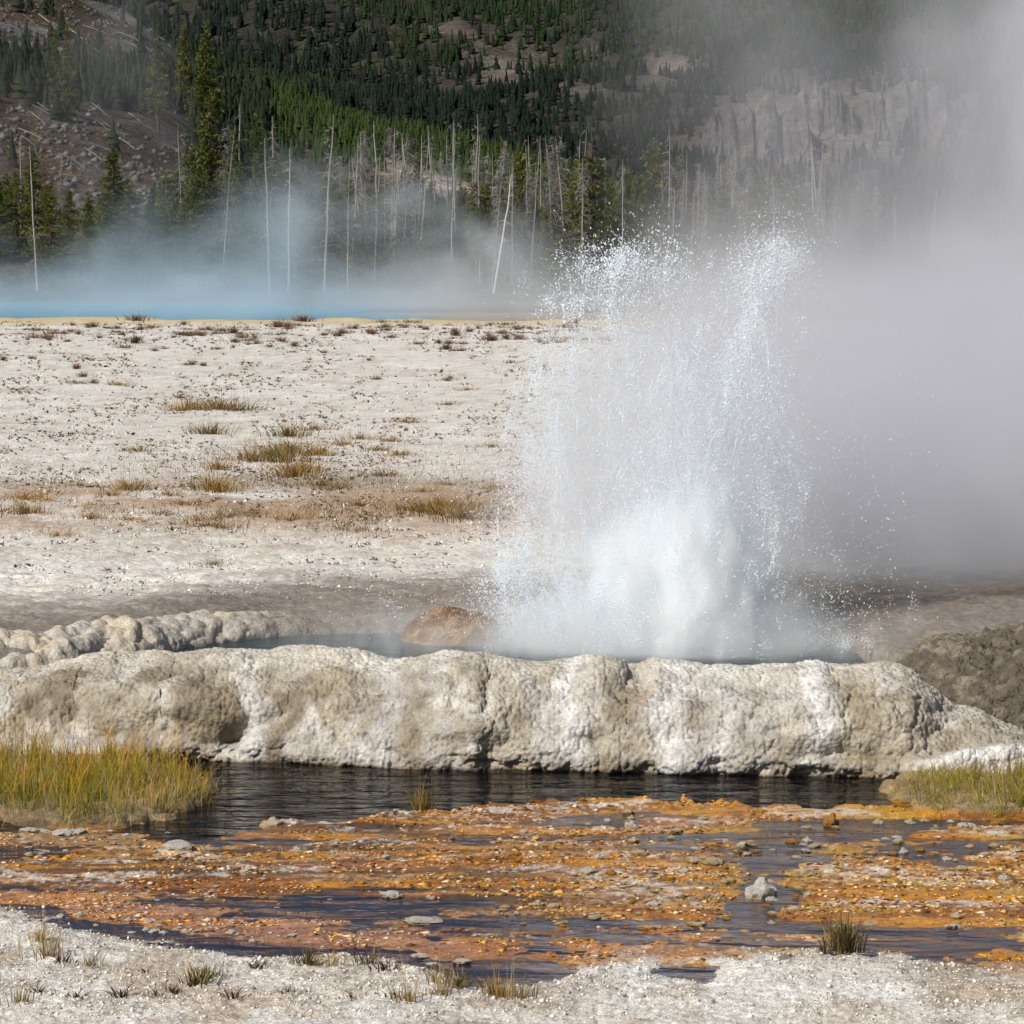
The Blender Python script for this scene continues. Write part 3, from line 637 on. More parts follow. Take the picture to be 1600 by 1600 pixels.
# near-hill young pines: band under the ridge
P_, Hh, Cc = [], [], []
def band_mask(px, py):
    top = np.interp(px, RID[:, 0], RID[:, 1]); dpt = py - top
    m = 0.0
    if px > 420: m = 1.0 if dpt < np.interp(px, [420, 620, 760, 900, 1100], [110, 70, 60, 75, 60]) else .10
    elif px > 300: m = .9 if 20 < dpt < 170 and py > 105 else .15
    else:
        m = .85 if (np.interp(px, [0, 120, 250, 330], [90, 100, 130, 150]) < py < np.interp(px, [0, 120, 250, 330], [165, 175, 170, 190])) else .03
    if 600 < px < 800 and abs(py - (268 + (px - 620) * .30)) < 16: m = 0.02
    return m
for _ in range(12):
    if len(P_) > 3600: break
    pxa = rs.uniform(-250, 1500, 5000); da = D0 + 40 + (D1 - D0 - 20) * rs.uniform(0, 1, 5000) ** .6
    za = near_hill_z(pxa, da); xa = (pxa - 800) / F * da; qxa, qya = proj(xa, da, za)
    for px, d, z_, x, qx, qy in zip(pxa, da, za, xa, qxa, qya):
        if rs.uniform() > band_mask(qx, qy): continue
        P_.append((x, d, z_)); h = rs.uniform(2.6, 5.2) * (1.25 if rs.uniform() < .1 else 1) * (d / 800) ** .6; Hh.append(h)
        Cc.append((.014, .022, .010) if px < 420 else (.024, .040, .010)); Hh[-1] *= 1.7 if px < 420 else 1.0
forest('young_pine_forest', np.array(P_), Hh, Cc, 'bright green young pines covering the near ridge', rs)
P_, Hh, Cc = [], [], []
tries = 0
dens = None
while len(P_) < 13000 and tries < 120000:
    n = 4000
    px = rs.uniform(-250, 1850, n); d = E0 + (E1 - E0) * .95 * rs.uniform(0, 1, n) ** .9
    z_ = far_hill_z(px, d); x = (px - 800) / F * d; qx, qy = proj(x, d, z_)
    cl = np.clip(blobs(qx, qy, CLEAR), 0, 1)
    keep = (rs.uniform(0, 1, n) > cl * 1.05) & (qy > -60) & (fbm(x * .02, d * .012, None, 3, 181) + rs.uniform(-.3, .3, n) > .30)
    green_tone = fbm(x * .006, d * .006, None, 2, 182)
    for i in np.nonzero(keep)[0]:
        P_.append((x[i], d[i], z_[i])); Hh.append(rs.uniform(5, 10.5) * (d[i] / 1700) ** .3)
        lit = green_tone[i]
        Cc.append((.008, .015, .010) if lit < .52 else (.014, .026, .010))  # darker and lighter green in patches picked by noise
    tries += n
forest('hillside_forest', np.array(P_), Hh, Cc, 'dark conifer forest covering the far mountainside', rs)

# ------------------------------------------------------------------ cliffs on the far hill, boulders and logs on the near slope
def c_cliff(p, a, b_):
    c = np.tile(np.array((.11, .10, .097)), (len(p), 1)); c = mixc(c, (.18, .16, .15), sst(.4, .65, a)); return mixc(c, (.08, .07, .065), sst(.5, .7, b_) * .7)
def crag(name, px, py, wpx_, hpx_, seed, label):
    # find the depth on the hill that shows at this pixel
    ds = np.linspace(E0 + 20, E1 - 50, 400); zz = far_hill_z(np.full(400, float(px)), ds)
    _, qy = proj((px - 800) / F * ds, ds, zz); i = int(np.argmin(np.abs(qy - (py + hpx_ * .5)))); d = ds[i]
    sc_ = d / F; wd, ht = wpx_ * sc_, hpx_ * sc_
    nC, nR = 90, 46
    u = np.linspace(-1, 1, nC); v = np.linspace(0, 1, nR)
    U, W = np.meshgrid(u, v); r_ = np.random.default_rng(seed)
    prof = np.sqrt(np.clip(1 - U ** 2, 0, 1)) ** .6
    col1 = fbm(U.ravel() * wd * .09, W.ravel() * 1.2, None, 4, seed).reshape(U.shape); col2, _, _ = worley(U.ravel() * wd * .07, W.ravel() * ht * .03, None, seed + 1)
    jag = fbm(u * wd * .16, u * 0, None, 4, seed + 5)
    Z_ = W * ht * (prof * (.7 + .6 * jag[None])) + zz[i] - 4
    Yc = d + W * ht * .8 - 9 * col1 - 5 * dome(col2.reshape(U.shape), .8) + 6
    Xc = (px - 800) / F * d + U * wd * .5
    top = np.stack([Xc[-1], Yc[-1] + ht * .9 + 30, Z_[-1] - 2], -1)
    Vc = np.concatenate([np.stack([Xc, Yc, Z_], -1).reshape(-1, 3), top])
    nf = fbm(Vc[:, 0] * .08, Vc[:, 1] * .08, Vc[:, 2] * .08, 4, seed + 2); nf2 = fbm(Vc[:, 0] * .3, Vc[:, 1] * .3, Vc[:, 2] * .3, 3, seed + 3)
    o = mesh_obj(name, Vc, grid_faces(nR + 1, nC), M_hill, cols=c_cliff(Vc, nf, nf2)); tag(o, label, 'cliff', 'rock outcrops on the far hill'); return o
crag('rock_outcrop', 1190, 200, 190, 110, 301, 'broad pale broken cliff under the pines on the misty hillside')
crag('rock_outcrop', 1290, 175, 120, 90, 302, 'tall jagged middle cliff of the misty hillside outcrops')
crag('rock_outcrop', 1420, 165, 170, 100, 303, 'brownish cliff fading into the steam furthest right on the hillside')
crag('rock_outcrop', 1045, 112, 90, 34, 304, 'small beige rock patch high on the far forested hill')

sr = np.random.default_rng(31); pxa = sr.uniform(-150, 430, 9000); da = D0 + 60 + (D1 - D0 - 60) * sr.uniform(0, 1, 9000)
xa = (pxa - 800) / F * da; ok = (fbm(xa * .06, da * .03, None, 3, 191) + sr.uniform(-.12, .12, 9000)) > .55
xa, da, pxa = xa[ok], da[ok], pxa[ok]; za = near_hill_z(pxa, da); n = len(xa); rad = sr.uniform(.2, 1.0, n) ** 3 * .8 + .15
OC = np.array([(1, 0, 0), (-1, 0, 0), (0, 1, 0), (0, -1, 0), (0, 0, .8), (0, 0, -.6)], float); OF = np.array([(0, 2, 4), (2, 1, 4), (1, 3, 4), (3, 0, 4), (2, 0, 5), (1, 2, 5), (3, 1, 5), (0, 3, 5)])
Vs = OC[None] * rad[:, None, None] * sr.uniform(.5, 1.3, (n, 6, 1)) + np.stack([xa, da, za], 1)[:, None]
Cs = np.repeat(sr.uniform(.04, .14, (n, 1, 1)) * np.array([[[1, .96, .9]]]), 6, 1)
o = mesh_obj('scree', Vs.reshape(-1, 3), (OF[None] + (np.arange(n) * 6)[:, None, None]).reshape(-1, 3), M_far, cols=Cs.reshape(-1, 3)); tag(o, 'grey rubble strewn over the bare slope', 'scree', kind='stuff')
def near_at(px, py):
    ds = np.linspace(D0 + 12, D1, 500); zz = near_hill_z(np.full(500, float(px)), ds); _, qy = proj((px - 800) / F * ds, ds, zz)
    i = int(np.argmin(np.abs(qy - py))); return (px - 800) / F * ds[i], ds[i], zz[i]
lmb = MB(); lmb.tube([(-.5, 0, 0), (-.15, .01, .02), (.2, -.01, .01), (.5, 0, 0)], [.016, .014, .010, .004], 6)
for j in range(5): lmb.tube([(-.2 + j * .13, 0, 0), (-.16 + j * .13, .05 * (-1) ** j, .07), (-.13 + j * .13, .09 * (-1) ** j, .12)], [.005, .003, .001], 4)
log0 = lmb.build('fallen_log', M_dead); used = False
LOGS = [(175, 95, 60, -35), (90, 45, 70, -38), (60, 40, 50, -40), (130, 60, 60, -36), (230, 75, 60, -38), (195, 115, 50, -30), (180, 205, 40, -40), (165, 200, 35, -38), (60, 215, 60, -25), (85, 185, 70, -30), (160, 232, 40, -20), (205, 230, 45, -35), (300, 165, 40, -30), (255, 55, 50, -38), (285, 80, 60, -36), (120, 255, 50, -30), (240, 205, 30, -30), (30, 240, 40, -30), (215, 160, 40, -35), (310, 130, 50, -32), (640, 262, 30, -10), (700, 285, 36, -15), (345, 205, 30, -25)] + [(float(sr.uniform(20, 330)), float(sr.uniform(30, 270)), float(sr.uniform(18, 50)), float(sr.uniform(-42, -15))) for _ in range(45)]
for i, (px, py, L, an) in enumerate(LOGS):
    x, y, zz = near_at(px, py); L = L * y / F
    o = log0 if i == 0 else inst(log0, 'fallen_log')
    o.location = (x, y, zz + .25); o.scale = (L,) * 3; o.rotation_euler = (0, math.radians(-an), rs.uniform(-.5, .5))
    tag(o, 'bleached fallen log lying on the bare left slope' if px < 420 else 'bleached fallen log on the pale bare patch behind the snags', 'log', 'fallen logs on the near hill')

# ------------------------------------------------------------------ trees along the lake shore
def conifer(seed, width, clump, bare=0.0, dead_top=0.0):
    """unit-height conifer: (trunk mesh builder, crown mesh builder)"""
    r = np.random.default_rng(seed); tk = MB(); cr = MB()
    lean = r.uniform(-.015, .015, 2); zz = np.linspace(0, 1, 9)
    ax = np.stack([lean[0] * zz + .008 * np.sin(zz * 7 + seed), lean[1] * zz, zz], 1)
    tk.tube(ax, .016 * (1 - zz) ** .8 + .0015, 7)
    nlev = int(54 * clump)
    for i in range(nlev):
        t = bare + (1 - bare) * (i + r.uniform(0, 1)) / nlev
        if t > .995: continue
        cx, cyy = np.interp(t, zz, ax[:, 0]), np.interp(t, zz, ax[:, 1])
        shape = (1 - t) ** .75 * (.35 + .65 * sst(bare, bare + .25, t)) + .025
        dead = t > 1 - dead_top
        for j in range(r.integers(4, 7)):
            an = r.uniform(0, 2 * math.pi); L = width * shape * r.uniform(.45, 1.25)
            if r.uniform() < .12: L *= .3
            droop = r.uniform(-.35, .15) + .35 * t
            dr = np.array([math.cos(an), math.sin(an), droop]); st = np.array([cx, cyy, t]); en = st + dr * L + np.array([0, 0, -.10 * L])
            if L > .03: tk.tube([st, (st + en) / 2 + (0, 0, .01), en], [.0028, .0018, .0008], 3)
            if dead: continue
            nt_ = max(3, int(L * 230 * r.uniform(.7, 1.2)))
            u = r.uniform(.18, 1.05, nt_); base = st[None] + (en - st)[None] * u[:, None]
            sd = np.array([-math.sin(an), math.cos(an), 0])
            base = base + sd[None] * (r.normal(0, .16, nt_) * L * (1.2 - u))[:, None] + r.normal(0, .006, (nt_, 3))
            ld = dr[None] * r.uniform(.5, 1.2, (nt_, 1)) + r.normal(0, .55, (nt_, 3)) + np.array([0, 0, .15]); ld /= np.linalg.norm(ld, axis=1)[:, None]
            sz = r.uniform(.011, .025, nt_)
            pr = np.cross(ld, r.normal(0, 1, (nt_, 3))); pr /= np.linalg.norm(pr, axis=1)[:, None] + 1e-9
            a_ = base; b2 = base + ld * sz[:, None] + pr * (sz * .42)[:, None]; c2 = base + ld * sz[:, None] * 1.1 - pr * (sz * .42)[:, None]
            Vt = np.stack([a_, b2, c2], 1).reshape(-1, 3); Ft = np.arange(len(Vt)).reshape(-1, 3)
            k = np.repeat(r.uniform(.6, 1.5, nt_) * (.75 + .5 * u), 3)[:, None]
            cr.add(Vt, Ft, np.array([[.085, .105, .022]]) * k * np.array([[r.uniform(.85, 1.2), 1, .9]]))
    return tk, cr
def proto(name, tk, cr, bm, lm):
    a = tk.build('trunk', bm); b = cr.build('crown', lm); 
    for o in (a, b): COL.objects.unlink(o)
    return a, b
PC = {}
for kname, (sd, wd, cl, br, dt) in {'spruce': (1, .17, 1.0, .05, 0), 'pine': (2, .20, .9, .18, 0), 'slim': (3, .12, 1.0, .06, 0), 'young': (4, .27, .8, .02, 0), 'young2': (5, .33, .75, .02, 0), 'deadtop': (6, .19, 1.0, .12, .2), 'pine2': (7, .23, .85, .30, 0)}.items():
    PC[kname] = proto(kname, *conifer(sd, wd, cl, br, dt), M_bark, M_needle)
def snag(seed, twiggy):
    r = np.random.default_rng(seed); tk = MB(); bb = MB()
    zz = np.linspace(0, 1, 12); ax = np.stack([.012 * np.cumsum(r.normal(0, .5, 12)) * zz, .01 * np.cumsum(r.normal(0, .5, 12)) * zz, zz], 1)
    tk.tube(ax, .0088 * (1 - zz) ** .7 + .0016, 7)
    for i in range(int(70 * twiggy)):
        t = r.uniform(.12, .98); an = r.uniform(0, 6.283); L = (.035 + .10 * (1 - t)) * r.uniform(.3, 1.3) * (1.4 if twiggy > 1 else 1)
        st = np.array([np.interp(t, zz, ax[:, 0]), np.interp(t, zz, ax[:, 1]), t]); d = np.array([math.cos(an), math.sin(an), r.uniform(-.7, .25)])
        mid = st + d * L * .5; en = st + d * L + np.array([0, 0, r.uniform(-.03, .02)])
        bb.tube([st, mid, en], [.0022, .0016, .0007], 3)
        if twiggy > 1:
            for q in range(3):
                s2 = mid + (en - mid) * r.uniform(0, .8); bb.tube([s2, s2 + r.normal(0, .018, 3) + (0, 0, -.012), s2 + r.normal(0, .028, 3) + (0, 0, -.02)], [.0012, .0009, .0005], 3)
    a = tk.build('trunk', M_dead); b = bb.build('branches', M_dead)
    for o in (a, b): COL.objects.unlink(o)
    return a, b
SN = [snag(40 + i, t) for i, t in enumerate((.5, .8, 1.0, .35, 1.7, 2.2, .6, 1.3))]
def place_tree(kind, px, top, depth, label, cat='tree', group=None, lean=0.0, wide=1.0, mat=None, name='pine_tree'):
    x = (px - 800) / F * depth; zg = float(near_hill_xy(np.array([x]), np.array([depth]))[0])
    _, zt = at_y(px, top, depth); h = max(2.0, zt - zg + .3)
    src = PC[kind] if isinstance(kind, str) else SN[kind]
    r = empty(name, (x, depth, zg - .3)); r.scale = (h * wide, h * wide, h); r.rotation_euler = (0, lean, 0)
    for s_, n_ in zip(src, ('trunk', 'crown') if isinstance(kind, str) else ('trunk', 'branches')):
        o = inst(s_, n_, r); o.rotation_euler = (0, 0, rs.uniform(0, 6.28))
        if mat is not None:
            o.data = o.data.copy(); o.data.materials.clear(); o.data.materials.append(mat)
    tag(r, label, cat, group); return r
GT = 'conifers along the lake shore'; GS = 'dead snags along the lake shore'
for (k, px, top, dp, wd, lab) in [
    ('spruce', 327, 150, 348, 1.0, 'tall dark spruce rising above the shore trees below the bare slope'),
    ('spruce', 366, 205, 346, .9, 'slender spruce just beside the tall dark spruce'),
    ('spruce', 405, 182, 352, 1.05, 'broad dark conifer behind the first bare white snags'),
    ('pine', 180, 232, 340, 1.25, 'round-topped yellow-green pine at the foot of the bare slope'),
    ('deadtop', 923, 198, 336, 1.15, 'big dark conifer with a bare dead top behind the geyser spray'),
    ('pine', 1018, 218, 344, 1.25, 'shaggy yellow-green pine beyond the top of the geyser spray'),
    ('pine2', 810, 238, 338, 1.0, 'sparse rusty pine beside the leaning white snag'),
    ('spruce', 325, 35, 640, 1.1, 'lone tall spruce standing on the ridge crest near the top edge'),
    ('slim', 290, 30, 650, 1.0, 'slim spruce on the ridge crest touching the top edge'),
    ('pine', 250, 60, 560, .9, 'pine standing on the stony upper slope below the ridge'),
    ('slim', 110, 38, 520, 1.0, 'dark slim conifer high on the stony slope in the steam'),
    ('slim', 92, 45, 525, 1.0, 'thin conifer beside the dark slim one on the stony slope'),
    ('deadtop', 720, 262, 336, .8, 'thin half-dead pine among the snags at the middle of the shore'),
    ('pine2', 745, 285, 334, 1.1, 'olive pine with bare lower trunk right of the middle snags')]:
    place_tree(k, px, top, dp, lab, 'tree', GT, 0, wd, name='spruce_tree' if k in ('spruce', 'slim') else 'pine_tree')
ORD = ['first','second','third','fourth','fifth','sixth','seventh','eighth','ninth','tenth']
def nth(i):
    T = ['', 'tenth', 'twentieth', 'thirtieth', 'fortieth', 'fiftieth', 'sixtieth', 'seventieth', 'eightieth', 'ninetieth', 'hundredth', 'hundred-and-tenth', 'hundred-and-twentieth']; W = ['', '', 'twenty-', 'thirty-', 'forty-', 'fifty-', 'sixty-', 'seventy-', 'eighty-', 'ninety-', 'hundred-and-', 'hundred-and-ten-', 'hundred-and-twenty-']; E = ['eleventh','twelfth','thirteenth','fourteenth','fifteenth','sixteenth','seventeenth','eighteenth','nineteenth']
    i += 1
    return ORD[i - 1] if i <= 10 else E[i - 11] if i < 20 else T[i // 10] if i % 10 == 0 else W[i // 10] + ORD[i % 10 - 1]
ex = np.random.default_rng(61)
EXTRA = [(['young', 'pine', 'young2', 'slim', 'pine2', 'spruce', 'deadtop'][int(ex.integers(7))], float(p), float(ex.uniform(255, 350)), float(ex.uniform(330, 362))) for p in np.concatenate([np.linspace(440, 1380, 62), ex.uniform(-30, 440, 26)]) + ex.uniform(-7, 7, 88)]
BUSHY = [('young', 30, 262, 336), ('pine', 55, 240, 342), ('young2', 80, 285, 334), ('young', 110, 290, 338), ('young', 140, 300, 333), ('young2', 170, 300, 330), ('young', 205, 290, 336), ('young2', 235, 310, 330), ('young', 265, 265, 340), ('young', 290, 300, 333), ('young2', 310, 250, 342), ('pine', 300, 235, 350), ('young', 345, 270, 338), ('young2', 375, 320, 331), ('pine2', 380, 255, 345), ('slim', 400, 240, 342), ('spruce', 425, 250, 340), ('young', 440, 300, 333), ('pine2', 455, 248, 347), ('spruce', 480, 250, 345), ('young', 490, 330, 332), ('pine', 515, 268, 344), ('young2', 530, 300, 336), ('slim', 545, 262, 350), ('young', 565, 320, 334), ('slim', 600, 300, 345), ('young', 640, 300, 338), ('slim', 655, 285, 348), ('young2', 680, 310, 336), ('pine', 715, 310, 342), ('young', 735, 400, 328), ('young2', 765, 330, 334), ('pine2', 790, 300, 341), ('pine2', 830, 300, 340), ('young2', 850, 370, 330), ('young', 875, 360, 331), ('young2', 905, 345, 333), ('young', 940, 350, 332), ('pine', 890, 300, 342), ('young2', 970, 380, 329), ('pine2', 1000, 270, 344), ('young', 1040, 330, 335), ('young2', 1070, 345, 333), ('young', 1100, 375, 330), ('young2', 1150, 385, 330), ('young', 1210, 370, 331), ('young2', 1270, 345, 334), ('young', 1310, 330, 335), ('young2', 1345, 350, 333), ('young', 1400, 370, 331), ('young', 1430, 360, 332), ('young2', 1530, 350, 333), ('young', 1580, 350, 333), ('pine', -20, 250, 340), ('young2', 0, 280, 335), ('young', 1630, 350, 334), ('young2', 700, 395, 328), ('young', 625, 350, 331)] + EXTRA
KN = {'young': 'bushy low pine', 'young2': 'broad bushy pine', 'pine': 'open-crowned pine', 'pine2': 'bare-stemmed pine', 'slim': 'slim pointed spruce', 'spruce': 'dense pointed spruce', 'deadtop': 'bare-topped conifer'}; KC = {}
for (k, px, top, dp) in sorted(BUSHY, key=lambda q: q[1]):
    i = KC.get(k, 0); KC[k] = i + 1
    place_tree(k, px + 0, top + rs.uniform(-6, 6), dp + rs.uniform(-3, 3), KN[k] + ' beyond the lake, ' + nth(i) + ' of its kind from the left', 'tree', 'bushy shore pines', 0, rs.uniform(.85, 1.15))
for (k, px, top, dp, lean, lab) in [
    (0, 422, 215, 326, 0, 'thin straight white snag leftmost of the bright bare trunks'), (1, 452, 232, 327, .01, 'white snag with few twigs, second of the bright bare trunks'),
    (1, 508, 178, 328, .03, 'tallest bright white snag rising from the lake steam'), (2, 430, 182, 350, 0, 'grey snag with ragged top behind the bright white trunks'),
    (3, 590, 190, 332, -.015, 'tall thin pale snag left of the twiggy grey snags'), (4, 568, 205, 340, 0, 'densely twiggy grey snag wrapped in dead branches'),
    (3, 378, 162, 350, 0, 'thin pale pole beside the broad dark conifer')]:
    place_tree(k, px, top, dp, lab, 'dead tree', GS, lean, 1.0, name='dead_snag')
place_tree(3, 771, 270, 326, 'bright white snag leaning to the right over the lake', 'dead tree', GS, .16, 1.0, M_pale, 'dead_snag')
CROWD = [(285, 190), (35, 215), (60, 225), (90, 240), (350, 190), (550, 215), (612, 200), (625, 240), (636, 215), (652, 200), (655, 215), (660, 205), (680, 195), (690, 215), (700, 190), (706, 185), (713, 205), (735, 240), (745, 180), (750, 215), (768, 210), (775, 240), (800, 240), (832, 205), (845, 225), (885, 205), (893, 215), (900, 200), (910, 240), (935, 250), (945, 235), (960, 255), (972, 240), (980, 260), (1040, 265), (1058, 275), (1090, 255), (1098, 290), (1115, 250), (1122, 280), (1130, 250), (1138, 265), (1148, 230), (1156, 290), (1165, 250), (1175, 275), (1182, 280), (1196, 265), (1210, 260), (1222, 285), (1238, 280), (1254, 235), (1262, 280), (1275, 290), (1300, 285), (1330, 300), (1365, 290), (1400, 300), (1450, 290), (530, 235), (575, 240), (862, 245)] + [(int(p), int(ex.uniform(200, 310))) for p in np.concatenate([ex.uniform(540, 920, 34), ex.uniform(1040, 1300, 22)])]
for i, (px, top) in enumerate(sorted(CROWD)):
    place_tree(int(rs.integers(8)), px, top + rs.uniform(-4, 8), rs.uniform(327, 356), 'bare grey snag beyond the lake, ' + nth(i) + ' of the grey snags from the left', 'dead tree', 'crowd of dead trunks', rs.normal(0, .035), rs.uniform(.55, .95), name='dead_snag')

# ------------------------------------------------------------------ grasses, tufts, shrubs
def blades(mb, x, y, z, h, lean, wdt, c0, c1, r, az=None, seg=3):
    az = r.uniform(0, 6.283) if az is None else az
    t = np.linspace(0, 1, seg + 1); off = lean * h * t ** 1.8
    ctr = np.stack([x + math.cos(az) * off, y + math.sin(az) * off, z + h * t * (1 - .25 * abs(lean) * t)], 1)
    pr = r.uniform(0, 3.14); sd = np.array([math.cos(pr) * wdt * .5, math.sin(pr) * wdt * .5, 0])
    wv = (1 - t ** 2 * .85)[:, None]
    Vt = np.concatenate([ctr - sd * wv, ctr + sd * wv]); n = seg + 1; i = np.arange(seg)
    Ft = np.concatenate([np.stack([i, i + 1, i + n + 1], 1), np.stack([i, i + n + 1, i + n], 1)])
    C = np.array(c0)[None] * (1 - t[:, None]) + np.array(c1)[None] * t[:, None]
    mb.add(Vt, Ft, np.concatenate([C, C]))
def grass_patch(name, ell, n, hmax, label, seed, golden, spiky):
    r = np.random.default_rng(seed); mb = MB()
    a, b, rx, ry = ell; xs_, ys_ = [], []
    ncl = n // 45; U_ = r.uniform(-1, 1, (ncl * 3, 2)); U_ = U_[(U_ ** 2).sum(1) < 1.05 - .45 * vnoise(U_[:, 0] * 4, U_[:, 1] * 4, None, seed)][:ncl]
    ic = r.integers(0, len(U_), n); hc = r.uniform(.55, 1.15, len(U_)); lc = r.normal(0, .28, len(U_)); ac = r.uniform(0, 6.283, len(U_)); gc = r.uniform(-.25, .25, len(U_))
    for i in range(n):
        u, v = U_[ic[i]] + r.normal(0, .055, 2) * np.array([1, 1.6]); x, y = on_z(a + u * rx * .97, b + v * ry * .93, 0.03); xs_.append(x); ys_.append(y)
    hs = ground_height(np.array(xs_), np.array(ys_))[0]; hvs = .7 + .9 * (vnoise(np.array(xs_) * 5, np.array(ys_) * 5, None, 8) - .3)
    for i, (x, y, zz, hv) in enumerate(zip(xs_, ys_, hs, hvs)):
        hv = hv * hc[ic[i]]
        p_, q_ = proj(x, y, 0.0); dx = (p_ - a) / rx; edge = 1 - .75 * max(0, (dx if spiky else -dx)) ** 1.5
        k = min(max(r.uniform() + gc[ic[i]], 0), 1)
        if k < .55: h = hmax * r.uniform(.2, .6) * edge * hv; c0, c1, ln = (.12, .15, .014), (.30, .27, .025), r.normal(.15, .28)
        elif k < .70: h = hmax * r.uniform(.45, 1.0) * edge * hv; c0, c1, ln = (.17, .15, .025), golden, r.normal(.08, .18)
        else: h = hmax * r.uniform(.08, .32); c0, c1, ln = (.36, .29, .17), (.46, .38, .24), r.normal(.4, .5)
        ln = abs(ln) + abs(lc[ic[i]]) * .6
        if not spiky: ln *= 2.0
        m_ = r.uniform(.65, 1.3); blades(mb, x, y, zz - .01, h, ln, r.uniform(.003, .0065), np.array(c0) * m_, np.array(c1) * m_, r, ac[ic[i]] + r.normal(0, 1.1))
    o = mb.build(name, M_blade); tag(o, label, 'grass', kind='stuff'); return o
grass_patch('tall_grass', GR_L, 6200, .62, 'tall golden green grass on the creek bank', 401, (.66, .33, .02), True)
grass_patch('arching_grass', GR_R, 3600, .40, 'arching green and straw grass on the creek bank', 402, (.40, .24, .07), False)
def tuft(seed, n, hmax, spread, cols, wd=.006, ln=.35, stalks=0):
    r = np.random.default_rng(seed); mb = MB()
    for i in range(n):
        a = r.uniform(0, 6.283); rr = abs(r.normal(0, spread)); c0, c1 = cols[r.integers(len(cols))]; m_ = r.uniform(.6, 1.3)
        blades(mb, rr * math.cos(a), rr * math.sin(a), -.01, hmax * r.uniform(.35, 1), abs(r.normal(ln, .25)), wd * r.uniform(.7, 1.4), np.array(c0) * m_, np.array(c1) * m_, r, a + r.normal(0, .5))
    for i in range(stalks):
        blades(mb, r.normal(0, spread * .6), r.normal(0, spread * .6), 0, hmax * r.uniform(1.1, 1.9), r.normal(0, .12), wd * .6, (.35, .25, .1), (.45, .30, .12), r)
    o = mb.build('tuft_tpl', M_blade); COL.objects.unlink(o); return o
G_ol = ((.08, .08, .02), (.17, .14, .035)); G_st = ((.25, .19, .09), (.42, .32, .15)); G_ru = ((.16, .075, .03), (.30, .15, .05)); G_dk = ((.05, .035, .025), (.12, .08, .06)); G_pu = ((.10, .055, .05), (.17, .09, .08)); G_go = ((.22, .14, .03), (.40, .25, .05))
T_near = [tuft(500 + i, 70, .13, .05, [G_ol, G_dk, G_st], .007, .5, 3) for i in range(3)]
T_red = [tuft(510 + i, 26, .10, .06, [G_pu, G_dk], .009, .9, 1) for i in range(3)]
T_straw = [tuft(520 + i, 50, .15, .06, [G_st, G_go], .005, .35, 6) for i in range(2)]
T_gold = [tuft(530 + i, 190, .20, .19, [G_go, G_ru, G_ol, G_st], .008, .6, 12) for i in range(4)]
T_rust = [tuft(540 + i, 150, .13, .22, [G_ru, G_go, G_st], .008, .8, 12) for i in range(3)]
T_shrub = [tuft(550 + i, 110, (.45, .6, .75, .5)[i], (.4, .3, .25, .55)[i], [G_dk, G_pu, G_ru], .03, .6, 8) for i in range(4)]
T_big = tuft(560, 320, .26, .06, [G_ol, G_ru, G_st, G_dk], .006, .35, 10)
T_sprig = tuft(561, 90, .22, .07, [G_ol, G_go], .006, .25, 10)
def put(src, name, px, py, label, cat, group=None, sc_=1.0, plain=False):
    if plain:
        zz = .8
        for _ in range(4):
            x, y = on_z(px, py, zz); zz = float(plain_z(np.array([x]), np.array([y]))[0])
    else:
        x, y = on_z(px, py, .03); zz = gz(x, y)
    o = inst(src, name); o.location = (x, y, zz); o.scale = (sc_,) * 3; o.rotation_euler = (0, 0, rs.uniform(0, 6.28)); tag(o, label, cat, group); return o
put(T_big, 'grass_tussock', 1318, 1478, 'thick brown-green grass tussock on its own grey hummock', 'grass tussock')
put(T_sprig, 'grass_sprig', 662, 1264, 'thin sprig of green grass at the edge of the orange mat', 'grass sprig')
NCNT = [0, 0, 0]
for (px, py, k, s_) in sorted([(308, 1545, 0, 1.15), (325, 1535, 0, .9), (480, 1508, 0, 1.0), (190, 1565, 1, 1.1), (365, 1570, 1, 1.0), (600, 1520, 1, 1.1), (575, 1512, 0, .9), (60, 1480, 2, .9), (75, 1505, 2, 1.2), (100, 1515, 1, .9), (140, 1520, 2, .8), (60, 1560, 1, .8), (120, 1568, 1, .8), (245, 1568, 1, .8), (400, 1515, 1, .9), (412, 1490, 1, .6), (270, 1560, 0, .6), (520, 1512, 2, .8), (680, 1545, 2, .9), (715, 1545, 0, .9), (785, 1565, 2, 1.2), (770, 1560, 0, .9), (690, 1565, 2, 1.0), (640, 1575, 2, 1.1), (620, 1570, 1, .8), (228, 1528, 1, .6), (810, 1570, 2, 1.1), (550, 1570, 1, .6), (30, 1575, 2, .9), (450, 1560, 1, .5)]):
    put((T_near, T_red, T_straw)[k][rs.integers(2)], 'grass_tuft', px, py, ('small olive tuft on the near gravel bank, ', 'low reddish sprawling sprig on the near gravel bank, ', 'dry straw-coloured tuft on the near gravel bank, ')[k] + nth(NCNT[k]) + ' of its kind from the left', 'grass tuft', 'tufts on the near gravel bank', s_); NCNT[k] += 1
